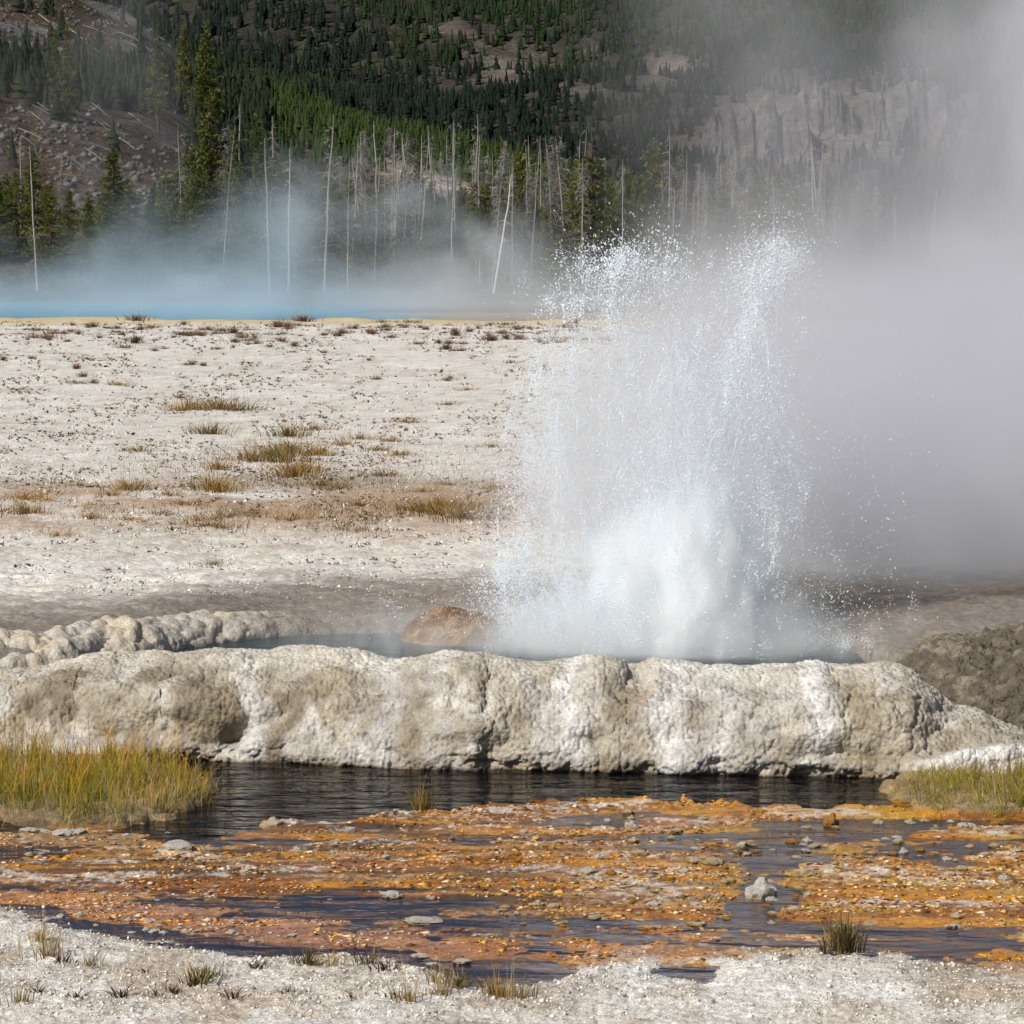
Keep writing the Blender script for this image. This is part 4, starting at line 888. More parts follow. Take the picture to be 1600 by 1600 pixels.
TUF = [(420, 715, 0, 1.3), (455, 708, 0, 1.2), (440, 722, 0, 1.4), (390, 720, 0, 1.2), (462, 745, 0, 1.5), (475, 738, 0, 1.2), (340, 733, 0, 1.0), (328, 765, 0, 1.4), (345, 770, 0, 1.2), (200, 765, 0, 1.1), (175, 775, 1, 1.0), (265, 775, 1, 1.0), (285, 790, 1, .9), (215, 705, 1, .9), (125, 760, 1, .8), (40, 780, 1, 1.4), (70, 785, 1, 1.1), (40, 802, 0, 1.0), (325, 678, 0, .9), (452, 682, 0, 1.0), (490, 672, 1, .9), (540, 695, 1, .8), (562, 686, 1, .8), (495, 712, 0, 1.0), (590, 705, 1, .8), (625, 712, 1, .9), (600, 745, 1, 1.3), (530, 765, 1, 1.0), (690, 805, 0, 1.5), (700, 798, 0, 1.4), (720, 812, 0, 1.3), (675, 795, 1, 1.3), (640, 800, 1, 1.2), (660, 770, 1, 1.1), (780, 765, 1, 1.2), (700, 760, 1, 1.0), (635, 660, 1, .7), (560, 790, 1, 1.0), (500, 760, 1, 1.2), (450, 815, 1, 1.2), (400, 805, 1, 1.0), (330, 825, 1, 1.2), (360, 810, 1, 1.1), (310, 815, 1, 1.0), (250, 805, 1, .9), (200, 815, 1, 1.0), (140, 810, 1, .9), (90, 835, 1, 1.0), (332, 884, 1, .7), (540, 830, 1, .9), (610, 690, 1, .7), (770, 700, 1, .7), (300, 640, 0, .9), (340, 640, 0, 1.0), (370, 642, 0, .9), (280, 642, 1, .8), (120, 600, 1, .6), (180, 602, 1, .7), (700, 630, 1, .5), (730, 610, 1, .5)]
TCNT = [0, 0]
for (px, py, k, s_) in sorted(TUF):
    put((T_gold, T_rust)[k][rs.integers(3)], 'grass_tuft', px, py, ('golden olive grass clump on the white plain, ' + nth(TCNT[0]) + ' from the left', 'rusty dry grass clump on the white plain, ' + nth(TCNT[1]) + ' from the left')[k], 'grass tuft', 'grass clumps on the white plain', s_ * (1.0 + .9 * sst(760, 620, py)), True); TCNT[k] += 1
for px, py, s_ in [(212, 502, 1.0), (640, 503, .7), (472, 503, 1.1)]:
    put(T_shrub[0], 'sagebrush', px, py, {212: 'lone dark bush on the far edge of the plain at the blue lake', 640: 'small bush on the plain edge before the grey steam', 472: 'twiggy bush on the plain edge below the tallest snag'}[px], 'bush', None, s_, True)
shr = np.random.default_rng(77)
for i in range(210):
    px = shr.uniform(-60, 900) if i < 180 else shr.uniform(900, 1300); py = 508 + abs(shr.normal(0, 22)) + (0 if shr.uniform() < .8 else shr.uniform(0, 80))
    put(T_shrub[shr.integers(4)], 'low_shrub', px, py, 'low dark twiggy shrub scattered along the far side of the white plain', 'shrub', 'low shrubs at the far side of the plain', shr.uniform(.16, .6) * (1 if py < 545 else .6), True)
# tiny ground plants and dark flakes strewn over the plain
mb = MB(); rr = np.random.default_rng(88)
pxa = rr.uniform(-80, 1150, 24000); pya = 506 + 400 * rr.uniform(0, 1, 24000) ** 1.3
dn = .35 + .65 * vnoise(pxa * .012, pya * .03, None, 5) + .5 * np.exp(-((pya - 720) / 50) ** 2)
ok = rr.uniform(0, 1, 24000) < sst(.46, .64, fbm(pxa * .016, pya * .05, None, 4, 5)) * .62 + .05 + .4 * np.exp(-((pya - 520) / 14) ** 2)
xa, ya = on_z(pxa[ok], pya[ok], .8); za = plain_z(xa, ya)
for x, y, zz in zip(xa, ya, za):
    s_ = rr.uniform(.02, .055) * (y / 60) ** .75
    k = rr.uniform(); c_ = (.10, .085, .065) if k < .6 else ((.26, .14, .06) if k < .85 else (.13, .14, .10))
    for q in range(3):
        a_ = rr.uniform(0, 6.28); d_ = np.array([math.cos(a_), math.sin(a_), 0]); up_ = rr.uniform(.4, 1.2)
        mb.add([(x, y, zz - .005), (x + d_[0] * s_ * 1.6, y + d_[1] * s_, zz + s_ * up_), (x + d_[0] * s_ * .6 - d_[1] * s_ * .6, y + d_[0] * s_ * .6, zz + s_ * up_ * .6)], [(0, 1, 2)], np.array(c_) * rr.uniform(.6, 1.4))
tag(mb.build('ground_plants', M_blade), 'tiny dark plants strewn over the white plain', 'ground plants', kind='stuff')

mb = MB(); rr = np.random.default_rng(89)
pxa = rr.uniform(-80, 860, 26000); pya = 700 + 160 * rr.uniform(0, 1, 26000)
dn = sst(.46, .66, fbm(pxa * .012, pya * .045, None, 4, 15)) * np.exp(-((pya - 785 - .02 * (pxa - 400)) / 42) ** 2) + .8 * sst(.5, .62, fbm(pxa * .02, pya * .06, None, 3, 16)) * np.exp(-((pya - 728) / 22) ** 2 - ((pxa - 430) / 170) ** 2)
ok = rr.uniform(0, 1, 26000) < dn; xa, ya = on_z(pxa[ok], pya[ok], .8); za = plain_z(xa, ya)
for x, y, zz in zip(xa, ya, za):
    c_ = np.array(((.30, .17, .07), (.38, .25, .11), (.22, .12, .06), (.20, .17, .05))[int(rr.integers(4))]) * rr.uniform(.6, 1.25)
    blades(mb, x, y, zz - .004, rr.uniform(.03, .11), rr.normal(.3, .4), rr.uniform(.006, .014), c_ * .7, c_, rr, None, 1)
tag(mb.build('dry_grass', M_blade), 'thin tan dry grass in a broad band across the white plain', 'grass', kind='stuff')

# ------------------------------------------------------------------ stones in the shallows and on the banks
def stone_mat(name, top, low, h0, h1):
    m, nt, out = new_mat(name); co = coords(nt); sx = nt.nodes.new('ShaderNodeSeparateXYZ'); nt.links.new(co, sx.inputs[0])
    n = S(nt, noise(nt, co, 3.5, 4)); zf = (S(nt, sx.outputs[2]) + (n - .5) * .7).step(h0, h1)
    c = mulc(nt, low, top, zf.k, 'MIX'); c = mulc(nt, c, ramp(nt, noise(nt, co, 9, 4), [(0.3, (.7,) * 3), (.7, (1.15,) * 3)]))
    principled(nt, out, c, .8, .25, bump(nt, noise(nt, co, 8, 5, .7), .7, .12)); return m
M_white = stone_mat('white_stone', (.68, .64, .57), (.48, .38, .22), -.1, .3)
M_crust = stone_mat('crusted_stone', (.62, .52, .38), (.32, .20, .02), .0, .45)
M_orange = stone_mat('orange_stone', (.50, .25, .06), (.30, .14, .01), -.1, .5)
M_grey = stone_mat('grey_stone', (.34, .29, .23), (.25, .19, .12), -.2, .4)
import bmesh
def stone_mesh(seed, flat, sub=3):
    bm = bmesh.new(); bmesh.ops.create_icosphere(bm, subdivisions=sub, radius=1.0)
    co = np.array([v.co for v in bm.verts]); nf = fbm(co[:, 0] * 1.7 + seed * 5, co[:, 1] * 1.7, co[:, 2] * 1.7, 5, seed, .68)
    w_, _, _ = worley(co[:, 0] * 1.6 + seed, co[:, 1] * 1.6, co[:, 2] * 1.6, seed)
    for v, k, q in zip(bm.verts, nf, w_):
        v.co *= .45 + 1.15 * k + .55 * (.5 - q); v.co.z *= flat
    me = bpy.data.meshes.new('stone'); bm.to_mesh(me); bm.free(); return me
SM = {}
for nm, mt in (('w', M_white), ('c', M_crust), ('o', M_orange), ('g', M_grey)):
    SM[nm] = []
    for i in range(5):
        me = stone_mesh(600 + i * 7, (.55, .4, .7, .3, .5)[i]); me.materials.append(mt); SM[nm].append(me)
def stone(px, py, wpx_, kind, label, group, cat='stone', shape=None, tall=1.0):
    x, y = on_z(px, py, .015); r = wpx_ * .5 * y / F; zz = max(gz(x, y), -.012)
    me = SM[kind][rs.integers(5) if shape is None else shape]
    o = bpy.data.objects.new('stone', me); COL.objects.link(o); o.location = (x, y, zz + r * .12 * tall); o.scale = (r, r * rs.uniform(.7, 1.1), r * tall); o.rotation_euler = (rs.uniform(-.15, .15), rs.uniform(-.15, .15), rs.uniform(0, 6.28))
    tag(o, label, cat, group); return o
stone(1188, 1397, 50, 'w', 'largest white boulder, angular, in the open shallow water', None, 'boulder', 2, 1.25)
stone(1206, 1402, 22, 'w', 'small white stone touching the largest white boulder', None, shape=0)
stone(1298, 1286, 26, 'o', 'upright orange stone standing in the still water before the right grass', None, shape=2, tall=1.7)
stone(1307, 1290, 22, 'c', 'flat crusted stone at the foot of the upright orange stone', None, shape=1)
stone(279, 1326, 52, 'w', 'flat whitish grey slab lying on the dark brown mat', None, 'slab', 3)
stone(1113, 1349, 42, 'c', 'broad crusted stone with a pale top mid-shallows', None, shape=1)
stone(1085, 1346, 36, 'c', 'pale crusted stone just beside the broad crusted one', None, shape=1)
stone(1000, 1336, 28, 'c', 'rounded pale stone at the left end of the shallows', None, shape=0)
stone(990, 1312, 16, 'c', 'grey-topped stone alone in the narrow channel', None, shape=2)
stone(1250, 1387, 18, 'c', 'dark wet stone right of the largest white boulder', None, shape=0)
stone(1229, 1503, 24, 'g', 'rough brownish lump on the white bank near the tussock', None, 'stone', 0, 1.1)
stone(918, 1363, 24, 'w', 'single white rounded stone on the orange mat', None, shape=0)
stone(955, 1365, 18, 'o', 'small brown stone beside the single white one', None, shape=2)
stone(425, 1290, 36, 'c', 'peach coloured rock at the tip of the mat by the creek', None, 'rock', 2, .9)
stone(660, 1437, 58, 'w', 'wide flat white slab in the violet shallows', None, 'slab', 3, .6)
stone(612, 1398, 30, 'w', 'white lump in the violet water left of centre', None, shape=0)
stone(1410, 1263, 34, 'o', 'tan rock lying against the foot of the right grass', None, shape=1)
for i, (px, py, wp) in enumerate([(505, 1490, 24), (535, 1491, 26), (655, 1490, 30), (678, 1503, 26), (722, 1500, 26)]):
    stone(px, py, wp, 'w', 'flat white stone along the edge of the gravel bank, ' + nth(i) + ' from the left', 'edge stones of the gravel bank', shape=1)
for (px, py, wp) in [(45, 1297, 34), (70, 1296, 26), (100, 1299, 40), (122, 1298, 30), (40, 1315, 20), (150, 1297, 12), (172, 1297, 18), (205, 1298, 12), (178, 1309, 14), (262, 1297, 16), (128, 1307, 10), (196, 1303, 12), (60, 1335, 12), (250, 1299, 10)]:
    stone(px, py, wp, 'w', 'small flat white stone in the tan shallows below the tall grass', 'stones below the tall grass', shape=(1, 3)[int(rs.integers(2))], tall=.7)
for (px, py, wp) in [(95, 1428, 12), (125, 1428, 14), (170, 1433, 10), (200, 1436, 12), (232, 1438, 14), (235, 1434, 10), (248, 1444, 12), (205, 1453, 14), (240, 1452, 18), (255, 1454, 14), (228, 1449, 12), (290, 1453, 14), (305, 1453, 12), (360, 1456, 14), (372, 1458, 12), (395, 1467, 14), (362, 1436, 12), (455, 1460, 16), (460, 1458, 12), (280, 1447, 10), (330, 1448, 8), (150, 1442, 10)]:
    stone(px, py, wp, 'w', 'small pale stone along the pink channel', 'stones along the pink channel')
PEB = []
pr_ = np.random.default_rng(99)
while len(PEB) < 170:
    px = pr_.uniform(780, 1590); py = pr_.uniform(1262, 1450)
    x, y = on_z(px, py, 0); zz = gz(x, y)
    if -.02 < zz < .012: PEB.append((px, py, pr_.uniform(8, 20) * (1.25 if pr_.uniform() < .15 else 1)))
for px, py, wp in PEB:
    stone(px, py, wp, ('c', 'c', 'o', 'w')[int(pr_.integers(4))], 'small crusted orange or white stone breaking the shallow water', 'stones breaking the shallows', tall=pr_.uniform(.7, 1.2))
for i in range(60):
    px = pr_.uniform(30, 900); py = pr_.uniform(1315, 1425)
    stone(px, py, pr_.uniform(7, 14), 'wc'[int(pr_.integers(2))], 'small pale stone strewn on the brown and orange mat', 'stones strewn on the mat', tall=.8)
gr = np.random.default_rng(123)
def gravel(name, x, y, z_, rad, cols, label):
    n = len(x); Vg = OC[None] * rad[:, None, None] * gr.uniform(.5, 1.3, (n, 6, 1)) + np.stack([x, y, z_], 1)[:, None]
    an = gr.uniform(0, 6.28, n); 
    o = mesh_obj(name, Vg.reshape(-1, 3), (OF[None] + (np.arange(n) * 6)[:, None, None]).reshape(-1, 3), M_far, cols=np.repeat(cols, 6, 0)); tag(o, label, 'gravel', kind='stuff')
pxa = gr.uniform(-60, 1660, 26000); pya = gr.uniform(1400, 1605, 26000); xa, ya = on_z(pxa, pya, .03); G_ = ground_height(xa, ya)
ok = (G_[12] > .5) & (G_[13] < .3) & (gr.uniform(0, 1, 26000) < .25 + .75 * sst(.4, .6, G_[9])); n = int(ok.sum())
cg = gr.uniform(.45, .82, (n, 1)) * np.array([[1, .95, .87]]); cg = np.where(gr.uniform(0, 1, (n, 1)) < .16, np.array([[.26, .21, .15]]), cg)
gravel('white_gravel', xa[ok], ya[ok], G_[0][ok] + .001, np.clip(gr.lognormal(math.log(.0055), .5, n), .003, .022), cg, 'white gravel crumbs covering the near bank')
ic = gr.choice(np.nonzero(chips_ok)[0], 17000); n = len(ic); ck = fbm(chips_V[ic, 0] * 2.2, chips_V[ic, 1] * 3.5, None, 4, 301)
keep = gr.uniform(0, 1, n) < .12 + .88 * sst(.44, .58, ck); ic = ic[keep]; n = len(ic); ck = ck[keep]
cc_ = chips_c[ic] * gr.uniform(.55, 1.35, (n, 1)); pk = gr.uniform(0, 1, (n, 1))
cc_ = np.where(pk < .11, np.array([[.62, .52, .38]]) * gr.uniform(.8, 1.1, (n, 1)), np.where(pk < .34, np.array([[.62, .34, .10]]), np.where(pk < .58, np.array([[.12, .06, .02]]), cc_)))
rd = np.clip(gr.lognormal(math.log(.0085), .5, n), .004, .03); dirs = gr.normal(0, .006, (n, 2))
Vg = OC[None] * rd[:, None, None] * gr.uniform(.5, 1.4, (n, 6, 1)) * np.array([[[1.3, 1.3, .55]]]) + (chips_V[ic] + np.concatenate([dirs, np.full((n, 1), .001)], 1))[:, None]
tag(mesh_obj('mat_crust', Vg.reshape(-1, 3), (OF[None] + (np.arange(n) * 6)[:, None, None]).reshape(-1, 3), M_far, cols=np.repeat(cc_, 6, 0)), 'crumbly orange and white crust strewn over the bacterial mat', 'crust', kind='stuff')
pxa = gr.uniform(-60, 1000, 15000); pya = 560 + 370 * gr.uniform(0, 1, 15000) ** .6; xa, ya = on_z(pxa, pya, .8)
n = len(xa); cg = gr.uniform(.4, .8, (n, 1)) * np.array([[1, .95, .87]]); cg = np.where(gr.uniform(0, 1, (n, 1)) < .2, np.array([[.24, .19, .14]]), cg)
gravel('pale_gravel', xa, ya, plain_z(xa, ya) + .004, np.clip(gr.lognormal(math.log(.010), .5, n), .005, .035) * (ya / 36) ** .7, cg, 'pale gravel scattered over the white plain')
# ------------------------------------------------------------------ geyser eruption
def drop_mat(name, c, clear):
    """white water: scattering drops that let part of the light straight through"""
    m, nt, out = new_mat(name)
    d = nt.nodes.new('ShaderNodeBsdfDiffuse'); d.inputs[0].default_value = (*c, 1)
    t = nt.nodes.new('ShaderNodeBsdfTranslucent'); t.inputs[0].default_value = (*c, 1)
    g_ = nt.nodes.new('ShaderNodeBsdfGlossy'); g_.inputs['Roughness'].default_value = .15
    p_ = nt.nodes.new('ShaderNodeBsdfTransparent')
    def mx(f, a, b):
        n = nt.nodes.new('ShaderNodeMixShader'); n.inputs[0].default_value = f; nt.links.new(a.outputs[0], n.inputs[1]); nt.links.new(b.outputs[0], n.inputs[2]); return n
    nt.links.new(mx(clear, mx(.08, mx(.15, d, t), g_), p_).outputs[0], out.inputs[0]); return m
M_spray = drop_mat('water_spray', (.87, .935, 1.0), .0)
M_drop = drop_mat('water_drops', (.89, .95, 1.0), .0)
OCT = np.array([(1, 0, 0), (-1, 0, 0), (0, 1, 0), (0, -1, 0), (0, 0, 1), (0, 0, -1)], float)
OCF = np.array([(0, 2, 4), (2, 1, 4), (1, 3, 4), (3, 0, 4), (2, 0, 5), (1, 2, 5), (3, 1, 5), (0, 3, 5)])
TET = np.array([(1, 1, 1), (-1, -1, 1), (-1, 1, -1), (1, -1, -1)], float) / 1.1
TEF = np.array([(0, 1, 2), (0, 3, 1), (0, 2, 3), (1, 3, 2)])
YG = 29.6
er = np.random.default_rng(5)
def drops(name, pts, rad, vel, parent, fine):
    n = len(pts); T, Fc = (TET, TEF) if fine else (OCT, OCF)
    vel = vel / (np.linalg.norm(vel, axis=1)[:, None] + 1e-9)
    a_ = np.cross(vel, er.normal(0, 1, (n, 3))); a_ /= np.linalg.norm(a_, axis=1)[:, None] + 1e-9; b2 = np.cross(vel, a_)
    st = er.uniform(1.0, 2.0, n)
    Vd = pts[:, None] + rad[:, None, None] * (T[None, :, 0:1] * a_[:, None] * er.uniform(.7, 1.2, (n, 1, 1)) + T[None, :, 1:2] * b2[:, None] + T[None, :, 2:3] * vel[:, None] * st[:, None, None])
    Fd = Fc[None] + (np.arange(n) * len(T))[:, None, None]
    o = mesh_obj(name, Vd.reshape(-1, 3), Fd.reshape(-1, 3), M_spray if fine else M_drop, parent, smooth=True); o['kind'] = 'stuff'; return o
vent = at_y(1060, 1030, YG)
ge = empty('geyser_eruption', (vent[0], YG, ZP))
tag(ge, 'burst of white water and flying drops erupting from the pool', 'geyser')
inv = np.array([vent[0], YG, ZP])
# streams: path in photo pixels, half width at each point, count, radius range (mm), along-path bias
STR = [([(1040, 1030), (1000, 900), (960, 720), (940, 560), (955, 440), (985, 390)], [80, 105, 110, 98, 72, 66], 20000, (2.5, 6), 1.45),
       ([(1080, 1030), (1120, 880), (1150, 720), (1172, 560), (1185, 450), (1215, 380)], [60, 75, 66, 44, 32, 50], 18000, (2.5, 6), 1.35),
       ([(1050, 1030), (1045, 900), (1045, 760), (1050, 620), (1060, 500)], [90, 100, 100, 95, 85], 27000, (2.5, 5.5), 1.7),
       ([(1060, 1030), (1070, 900), (1085, 760), (1095, 640), (1100, 560)], [100, 100, 80, 70, 60], 16000, (2.5, 5.5), 1.6),
       ([(940, 1030), (880, 920), (850, 800), (845, 680), (870, 540)], [75, 75, 65, 50, 42], 18000, (2.5, 5.5), 1.35),
       ([(1130, 1030), (1190, 930), (1215, 820), (1220, 700), (1205, 600)], [60, 50, 40, 36, 30], 11000, (2.5, 5), 1.1),
       ([(880, 1030), (810, 960), (790, 900), (790, 820)], [60, 60, 40, 30], 6500, (2.5, 5), 1.1),
       ([(1060, 1030), (1060, 940), (1070, 850), (1090, 760)], [95, 95, 80, 60], 22000, (2.5, 5), 1.1),
       ([(980, 1030), (960, 960), (940, 900)], [90, 80, 60], 9000, (2.5, 5), 1.0),
       ([(1200, 1010), (1270, 1000), (1340, 1010)], [40, 40, 40], 2500, (2.5, 4.5), 1.0),
       ([(880, 470), (900, 480)], [45, 30], 120, (4, 9), 1.0)]
pts_f, rad_f, vel_f = [], [], []
for path, wds, cnt, (r0, r1), bias in STR:
    cnt = int(cnt * 1.75)
    path = np.array(path, float); tt = np.linspace(0, 1, len(path)); npc = max(4, cnt // 90)
    t_p = er.uniform(0, 1, npc) ** bias; off_p = np.where(er.uniform(0, 1, npc) < .75, er.normal(0, .55, npc), er.normal(0, 1.1, npc)); dep_p = er.normal(0, .38, npc); ip = er.integers(0, npc, cnt); cl = er.uniform(0, 1, cnt) < .62
    t = np.where(cl, np.clip(t_p[ip] + er.normal(0, .030, cnt), 0, 1), er.uniform(0, 1, cnt) ** bias)
    cx = np.interp(t, tt, path[:, 0]); cyy = np.interp(t, tt, path[:, 1]); ww = np.interp(t, tt, wds)
    cx = cx + np.where(cl, off_p[ip] * ww + er.normal(0, 4.5, cnt), np.where(er.uniform(0, 1, cnt) < .75, er.normal(0, .55, cnt), er.normal(0, 1.1, cnt)) * ww); cyy = cyy + er.normal(0, 1, cnt) * np.where(cl, 7, 22)
    # filaments: pull the drops towards wandering strands
    cx = cx + 15 * (fbm(cx * .02, cyy * .012, None, 3, 333) - .5) * 2
    Yd = YG + np.where(cl, dep_p[ip] + er.normal(0, .04, cnt), er.normal(0, .38, cnt)) + .2
    dx, dy, dz = ray(cx, cyy); k_ = Yd / dy
    p = np.stack([dx * k_, Yd, H + dz * k_], 1); ok = p[:, 2] > ZP + .01
    dv = p - inv; dv[:, 2] += .8
    pts_f.append(p[ok]); rad_f.append(np.clip(er.lognormal(math.log((r0 + r1) * .33), .42, cnt), 1.2, 8)[ok] * .001); vel_f.append((dv + er.normal(0, .25, dv.shape))[ok])
def point_spray(name, pts, rad, parent):
    me = bpy.data.meshes.new(name); me.vertices.add(len(pts)); me.vertices.foreach_set('co', np.asarray(pts, np.float32).ravel())
    at = me.attributes.new('drop_radius', 'FLOAT', 'POINT'); at.data.foreach_set('value', np.asarray(rad, np.float32)); me.materials.append(M_spray)
    gt = bpy.data.node_groups.new(name, 'GeometryNodeTree')
    gt.interface.new_socket('Geometry', in_out='INPUT', socket_type='NodeSocketGeometry'); gt.interface.new_socket('Geometry', in_out='OUTPUT', socket_type='NodeSocketGeometry')
    gi, go = gt.nodes.new('NodeGroupInput'), gt.nodes.new('NodeGroupOutput'); mp = gt.nodes.new('GeometryNodeMeshToPoints'); na = gt.nodes.new('GeometryNodeInputNamedAttribute')
    na.data_type = 'FLOAT'; na.inputs['Name'].default_value = 'drop_radius'; sm = gt.nodes.new('GeometryNodeSetMaterial'); sm.inputs['Material'].default_value = M_spray
    gt.links.new(gi.outputs[0], mp.inputs['Mesh']); gt.links.new(na.outputs['Attribute'], mp.inputs['Radius']); gt.links.new(mp.outputs[0], sm.inputs['Geometry']); gt.links.new(sm.outputs[0], go.inputs[0])
    o = bpy.data.objects.new(name, me); COL.objects.link(o); o.parent = parent; o['kind'] = 'stuff'; md = o.modifiers.new('drops', 'NODES'); md.node_group = gt; return o
point_spray('fine_spray', np.concatenate(pts_f), np.concatenate(rad_f), ge)
# big separate drops at the heads of the jets and flung outwards
pts_f, rad_f, vel_f = [], [], []
for (cx, cyy, sx, sy, cnt, r0, r1, vx) in [(985, 430, 40, 34, 420, 5, 13, -.2), (950, 415, 14, 16, 90, 6, 15, -.3), (1020, 400, 30, 26, 170, 5, 12, .1), (1040, 455, 45, 30, 500, 4, 9, .1), (1180, 430, 16, 40, 420, 5, 10, .1), (1215, 410, 34, 40, 480, 4, 8, .3), (1240, 370, 30, 30, 140, 3.5, 7, .4), (900, 480, 30, 18, 110, 5, 11, -.5), (1020, 350, 20, 16, 24, 5, 9, 0), (1150, 600, 22, 60, 500, 4, 8, .1), (870, 620, 26, 90, 380, 4, 8, -.4), (800, 850, 24, 70, 320, 4, 8, -.5), (780, 930, 30, 30, 200, 4, 8, -.6),
                                          (1290, 760, 60, 140, 420, 3.5, 7, .3), (1340, 900, 60, 60, 260, 4, 8, .2), (1400, 640, 70, 110, 150, 3.5, 7, .3), (1300, 970, 60, 30, 220, 4, 9, .2), (700, 960, 70, 14, 160, 3, 6, -.3), (560, 975, 70, 14, 90, 3, 6, 0), (1250, 520, 40, 90, 200, 3.5, 7, .3), (1480, 560, 60, 60, 60, 3.5, 6, .3)]:
    a_ = cx + er.normal(0, 1, cnt) * sx; b2 = cyy + er.normal(0, 1, cnt) * sy
    Yd = YG + er.normal(0, .4, cnt); dx, dy, dz = ray(a_, b2); k_ = Yd / dy; p = np.stack([dx * k_, Yd, H + dz * k_], 1); ok = p[:, 2] > ZP + .02
    pts_f.append(p[ok]); rad_f.append((r0 + (r1 - r0) * er.uniform(0, 1, cnt) ** 2.5)[ok] * .0009)
    v_ = np.stack([np.full(cnt, vx) + er.normal(0, .3, cnt), er.normal(0, .3, cnt), np.ones(cnt)], 1); vel_f.append(v_[ok])
drops('flung_drops', np.concatenate(pts_f), np.concatenate(rad_f), np.concatenate(vel_f), ge, False)
# ropes and torn threads of water along the jets
wr = MB()
for i in range(150):
    path, wds, cnt, _, bias = STR[int(er.choice([0, 1, 2, 4, 7]))]; path = np.array(path, float); tt = np.linspace(0, 1, len(path))
    t0 = er.uniform(.02, .93) ** 1.1; off = er.normal(0, .6); dpt = YG - .1 + er.normal(0, .35); L = er.uniform(.03, .11)
    ts = np.clip(t0 + np.linspace(0, L, 7), 0, 1); wob = np.cumsum(er.normal(0, .9, 7))
    cx = np.interp(ts, tt, path[:, 0]) + off * np.interp(ts, tt, wds) + wob; cyy = np.interp(ts, tt, path[:, 1]) + er.normal(0, 3)
    dx, dy, dz = ray(cx, cyy); k_ = dpt / dy; p = np.stack([dx * k_, np.full(7, dpt), H + dz * k_], 1)
    if p[:, 2].min() < ZP + .02: continue
    r_ = er.uniform(.0015, .004) * np.array([.3, .8, 1.2, .7, 1.1, .6, .2]) * er.uniform(.6, 1.3, 7); wr.tube(p, r_, 5)
ro = wr.build('water_ropes', M_drop, ge, True); ro['kind'] = 'stuff'
for o in ge.children: o.matrix_parent_inverse = ge.matrix_world.inverted() if False else o.matrix_parent_inverse
for o in list(ge.children): o.location = (-inv[0], -inv[1], -inv[2])

# ------------------------------------------------------------------ steam
def steam(name, box, build, label, color=(1, 1, 1), aniso=0.0, step=1.0, res=(96, 64, 64)):
    """a cloud: its density is a field sampled once into a grid (geometry nodes Volume Cube), lit by the sun and sky"""
    m, mt, out = new_mat(name)
    pv = mt.nodes.new('ShaderNodeVolumePrincipled'); pv.inputs['Color'].default_value = (*color, 1); pv.inputs['Anisotropy'].default_value = aniso
    pv.inputs['Density'].default_value = 1.0
    mt.links.new(pv.outputs[0], out.inputs['Volume'])
    gt = bpy.data.node_groups.new(name, 'GeometryNodeTree')
    gt.interface.new_socket('Geometry', in_out='INPUT', socket_type='NodeSocketGeometry')
    gt.interface.new_socket('Geometry', in_out='OUTPUT', socket_type='NodeSocketGeometry')
    go = gt.nodes.new('NodeGroupOutput')
    pos = gt.nodes.new('GeometryNodeInputPosition').outputs[0]
    sx = gt.nodes.new('ShaderNodeSeparateXYZ'); gt.links.new(pos, sx.inputs[0])
    x, y, z = (S(gt, sx.outputs[i]) for i in range(3))
    d = build(gt, pos, x, y, z)
    vc = gt.nodes.new('GeometryNodeVolumeCube')
    gt.links.new(d.k, vc.inputs['Density'])
    vc.inputs['Min'].default_value = tuple(q[0] for q in box); vc.inputs['Max'].default_value = tuple(q[1] for q in box)
    for q, r in zip('XYZ', res): vc.inputs['Resolution ' + q].default_value = r
    sm = gt.nodes.new('GeometryNodeSetMaterial'); sm.inputs['Material'].default_value = m
    gt.links.new(vc.outputs[0], sm.inputs['Geometry']); gt.links.new(sm.outputs[0], go.inputs[0])
    me = bpy.data.meshes.new(name); me.from_pydata([(sum(box[0]) / 2, sum(box[1]) / 2, sum(box[2]) / 2)], [], []); me.materials.append(m)
    o = bpy.data.objects.new(name, me); COL.objects.link(o)
    md = o.modifiers.new('cloud', 'NODES'); md.node_group = gt
    try: m.cycles.volume_step_rate = step
    except Exception: pass
    tag(o, label, 'steam', kind='stuff'); return o
def vmap(nt, co, scale, loc=(0, 0, 0)):
    mp = nt.nodes.new('ShaderNodeVectorMath'); mp.operation = 'MULTIPLY_ADD'; nt.links.new(co, mp.inputs[0]); mp.inputs[1].default_value = scale; mp.inputs[2].default_value = loc; return mp.outputs[0]
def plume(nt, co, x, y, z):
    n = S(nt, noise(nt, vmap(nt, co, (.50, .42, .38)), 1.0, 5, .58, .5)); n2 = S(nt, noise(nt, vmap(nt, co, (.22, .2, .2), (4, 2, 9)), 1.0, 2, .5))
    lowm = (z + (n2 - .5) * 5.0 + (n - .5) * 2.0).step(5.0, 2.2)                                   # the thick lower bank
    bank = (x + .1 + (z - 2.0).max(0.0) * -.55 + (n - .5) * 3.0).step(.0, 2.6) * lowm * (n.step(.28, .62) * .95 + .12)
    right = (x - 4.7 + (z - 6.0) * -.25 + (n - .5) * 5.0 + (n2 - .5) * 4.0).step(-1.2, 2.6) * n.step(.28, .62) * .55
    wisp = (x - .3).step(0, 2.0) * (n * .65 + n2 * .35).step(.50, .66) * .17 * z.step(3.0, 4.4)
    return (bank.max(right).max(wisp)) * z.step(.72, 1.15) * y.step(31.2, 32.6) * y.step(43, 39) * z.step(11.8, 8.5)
steam('geyser_steam', ((-1.5, 11), (31, 43.2), (.74, 12)), plume, 'shaded grey steam plume drifting from the geyser to the right', (.80, .81, .845), 0.1, 1.0, (96, 72, 100))  # white steam; its shade is put into the grey volume colour
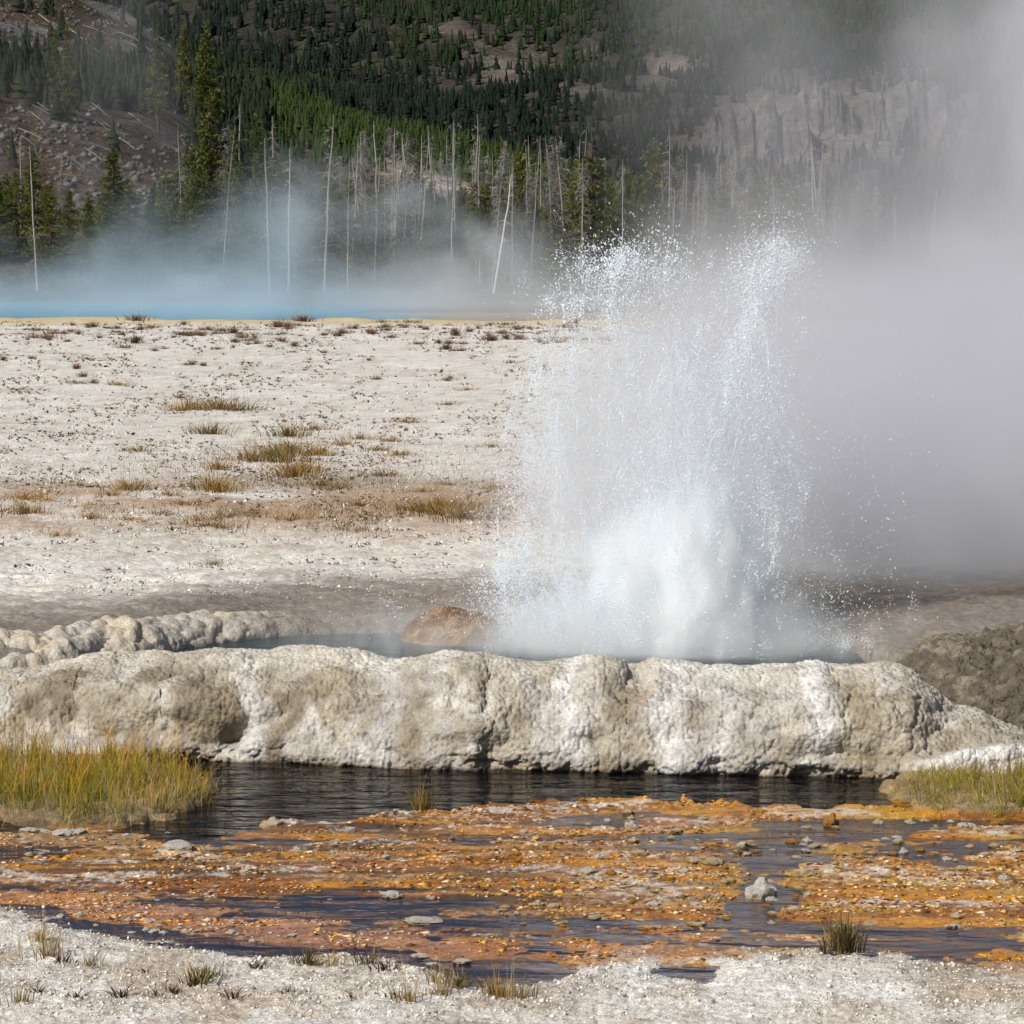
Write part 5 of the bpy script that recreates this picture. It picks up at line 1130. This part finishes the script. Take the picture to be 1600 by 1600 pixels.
def lake(nt, co, x, y, z):
    n = S(nt, noise(nt, vmap(nt, co, (.10, .018, .13)), 1.0, 5, .6, .6)); n2 = S(nt, noise(nt, vmap(nt, co, (.045, .01, .03), (3, 1, 7)), 1.0, 2, .5))
    top = (n2 - .5) * 34.0 + (n - .5) * 22.0 + 3.6 + x.step(-34, -16) * x.step(4, -8) * 5.0
    h = (z * -1.0 + top).step(-1.5, 9.0)
    low = (z + (n - .5) * 3.0).step(4.4, -.6)
    yf = y.step(205, 225) * y.step(318, 306)
    return (h * n.step(.34, .64) * .017 + low * .0095) * yf * z.step(19, 12)
steam('lake_steam', ((-75, 75), (204, 319), (-.3, 19)), lake, 'blue-lit grey steam drifting over the hot lake', (.86, .92, .98), 0.1, 1.0, (200, 40, 64))  # bluish volume colour imitates blue light from lake and sky
def hillmist(nt, co, x, y, z):
    n = S(nt, noise(nt, vmap(nt, co, (.05, .03, .045), (2, 5, 1)), 1.0, 4, .6, .7))
    return n.step(.46, .66) * .014 * x.step(-26, -44) * z.step(40, 24) * y.step(362, 375) * y.step(420, 405) * z.step(2, 8)
steam('slope_steam', ((-80, -24), (361, 421), (2, 40)), hillmist, 'thin steam wisps crossing the bare slope', (.80, .82, .86), 0.0, 1.0, (80, 30, 60))
vx_ = vent[0]
def mist(nt, co, x, y, z):
    n = S(nt, noise(nt, vmap(nt, co, (4.2, 3.6, 1.7)), 1.0, 4, .62, .8))
    nb = S(nt, noise(nt, vmap(nt, co, (1.1, 1.0, .8), (5, 3, 2)), 1.0, 3, .55, .4))
    core = ((x - vx_ + .05) * (x - vx_ + .05) * .95 + (y - YG) * (y - YG) * 1.8 + (z - .85) * (z - .85) * .50)
    c = (core + (n - .5) * 2.6 + (nb - .5) * 1.8).step(1.0, .25) * 9.0
    skirt = ((x - vx_ + .15) * (x - vx_ + .15) * .30 + (y - YG) * (y - YG) * 1.2 + (z - .56) * (z - .56) * 1.6 + (n - .5) * 1.0).step(1.0, .1) * 2.6
    c = c.max(skirt)
    halo = ((x - vx_ + .3) * (x - vx_ + .3) * .36 + (y - YG) * (y - YG) + (z - 1.4) * (z - 1.4) * .14).step(1.3, .1) * n.step(.32, .68) * .6
    film = z.step(1.0, .58) * n.step(.38, .7) * 1.0 * x.step(-2.6, -.6)
    return (c + halo + film) * y.step(28.25, 28.6) * y.step(31.8, 31.0) * x.step(-2.8, -2.0) * x.step(4.3, 3.4)
steam('pool_mist', ((-2.9, 4.4), (28.2, 31.9), (.57, 4.4)), mist, 'bright white mist boiling round the foot of the geyser', (.985, .995, 1), 0.0, 1.0, (180, 84, 110))
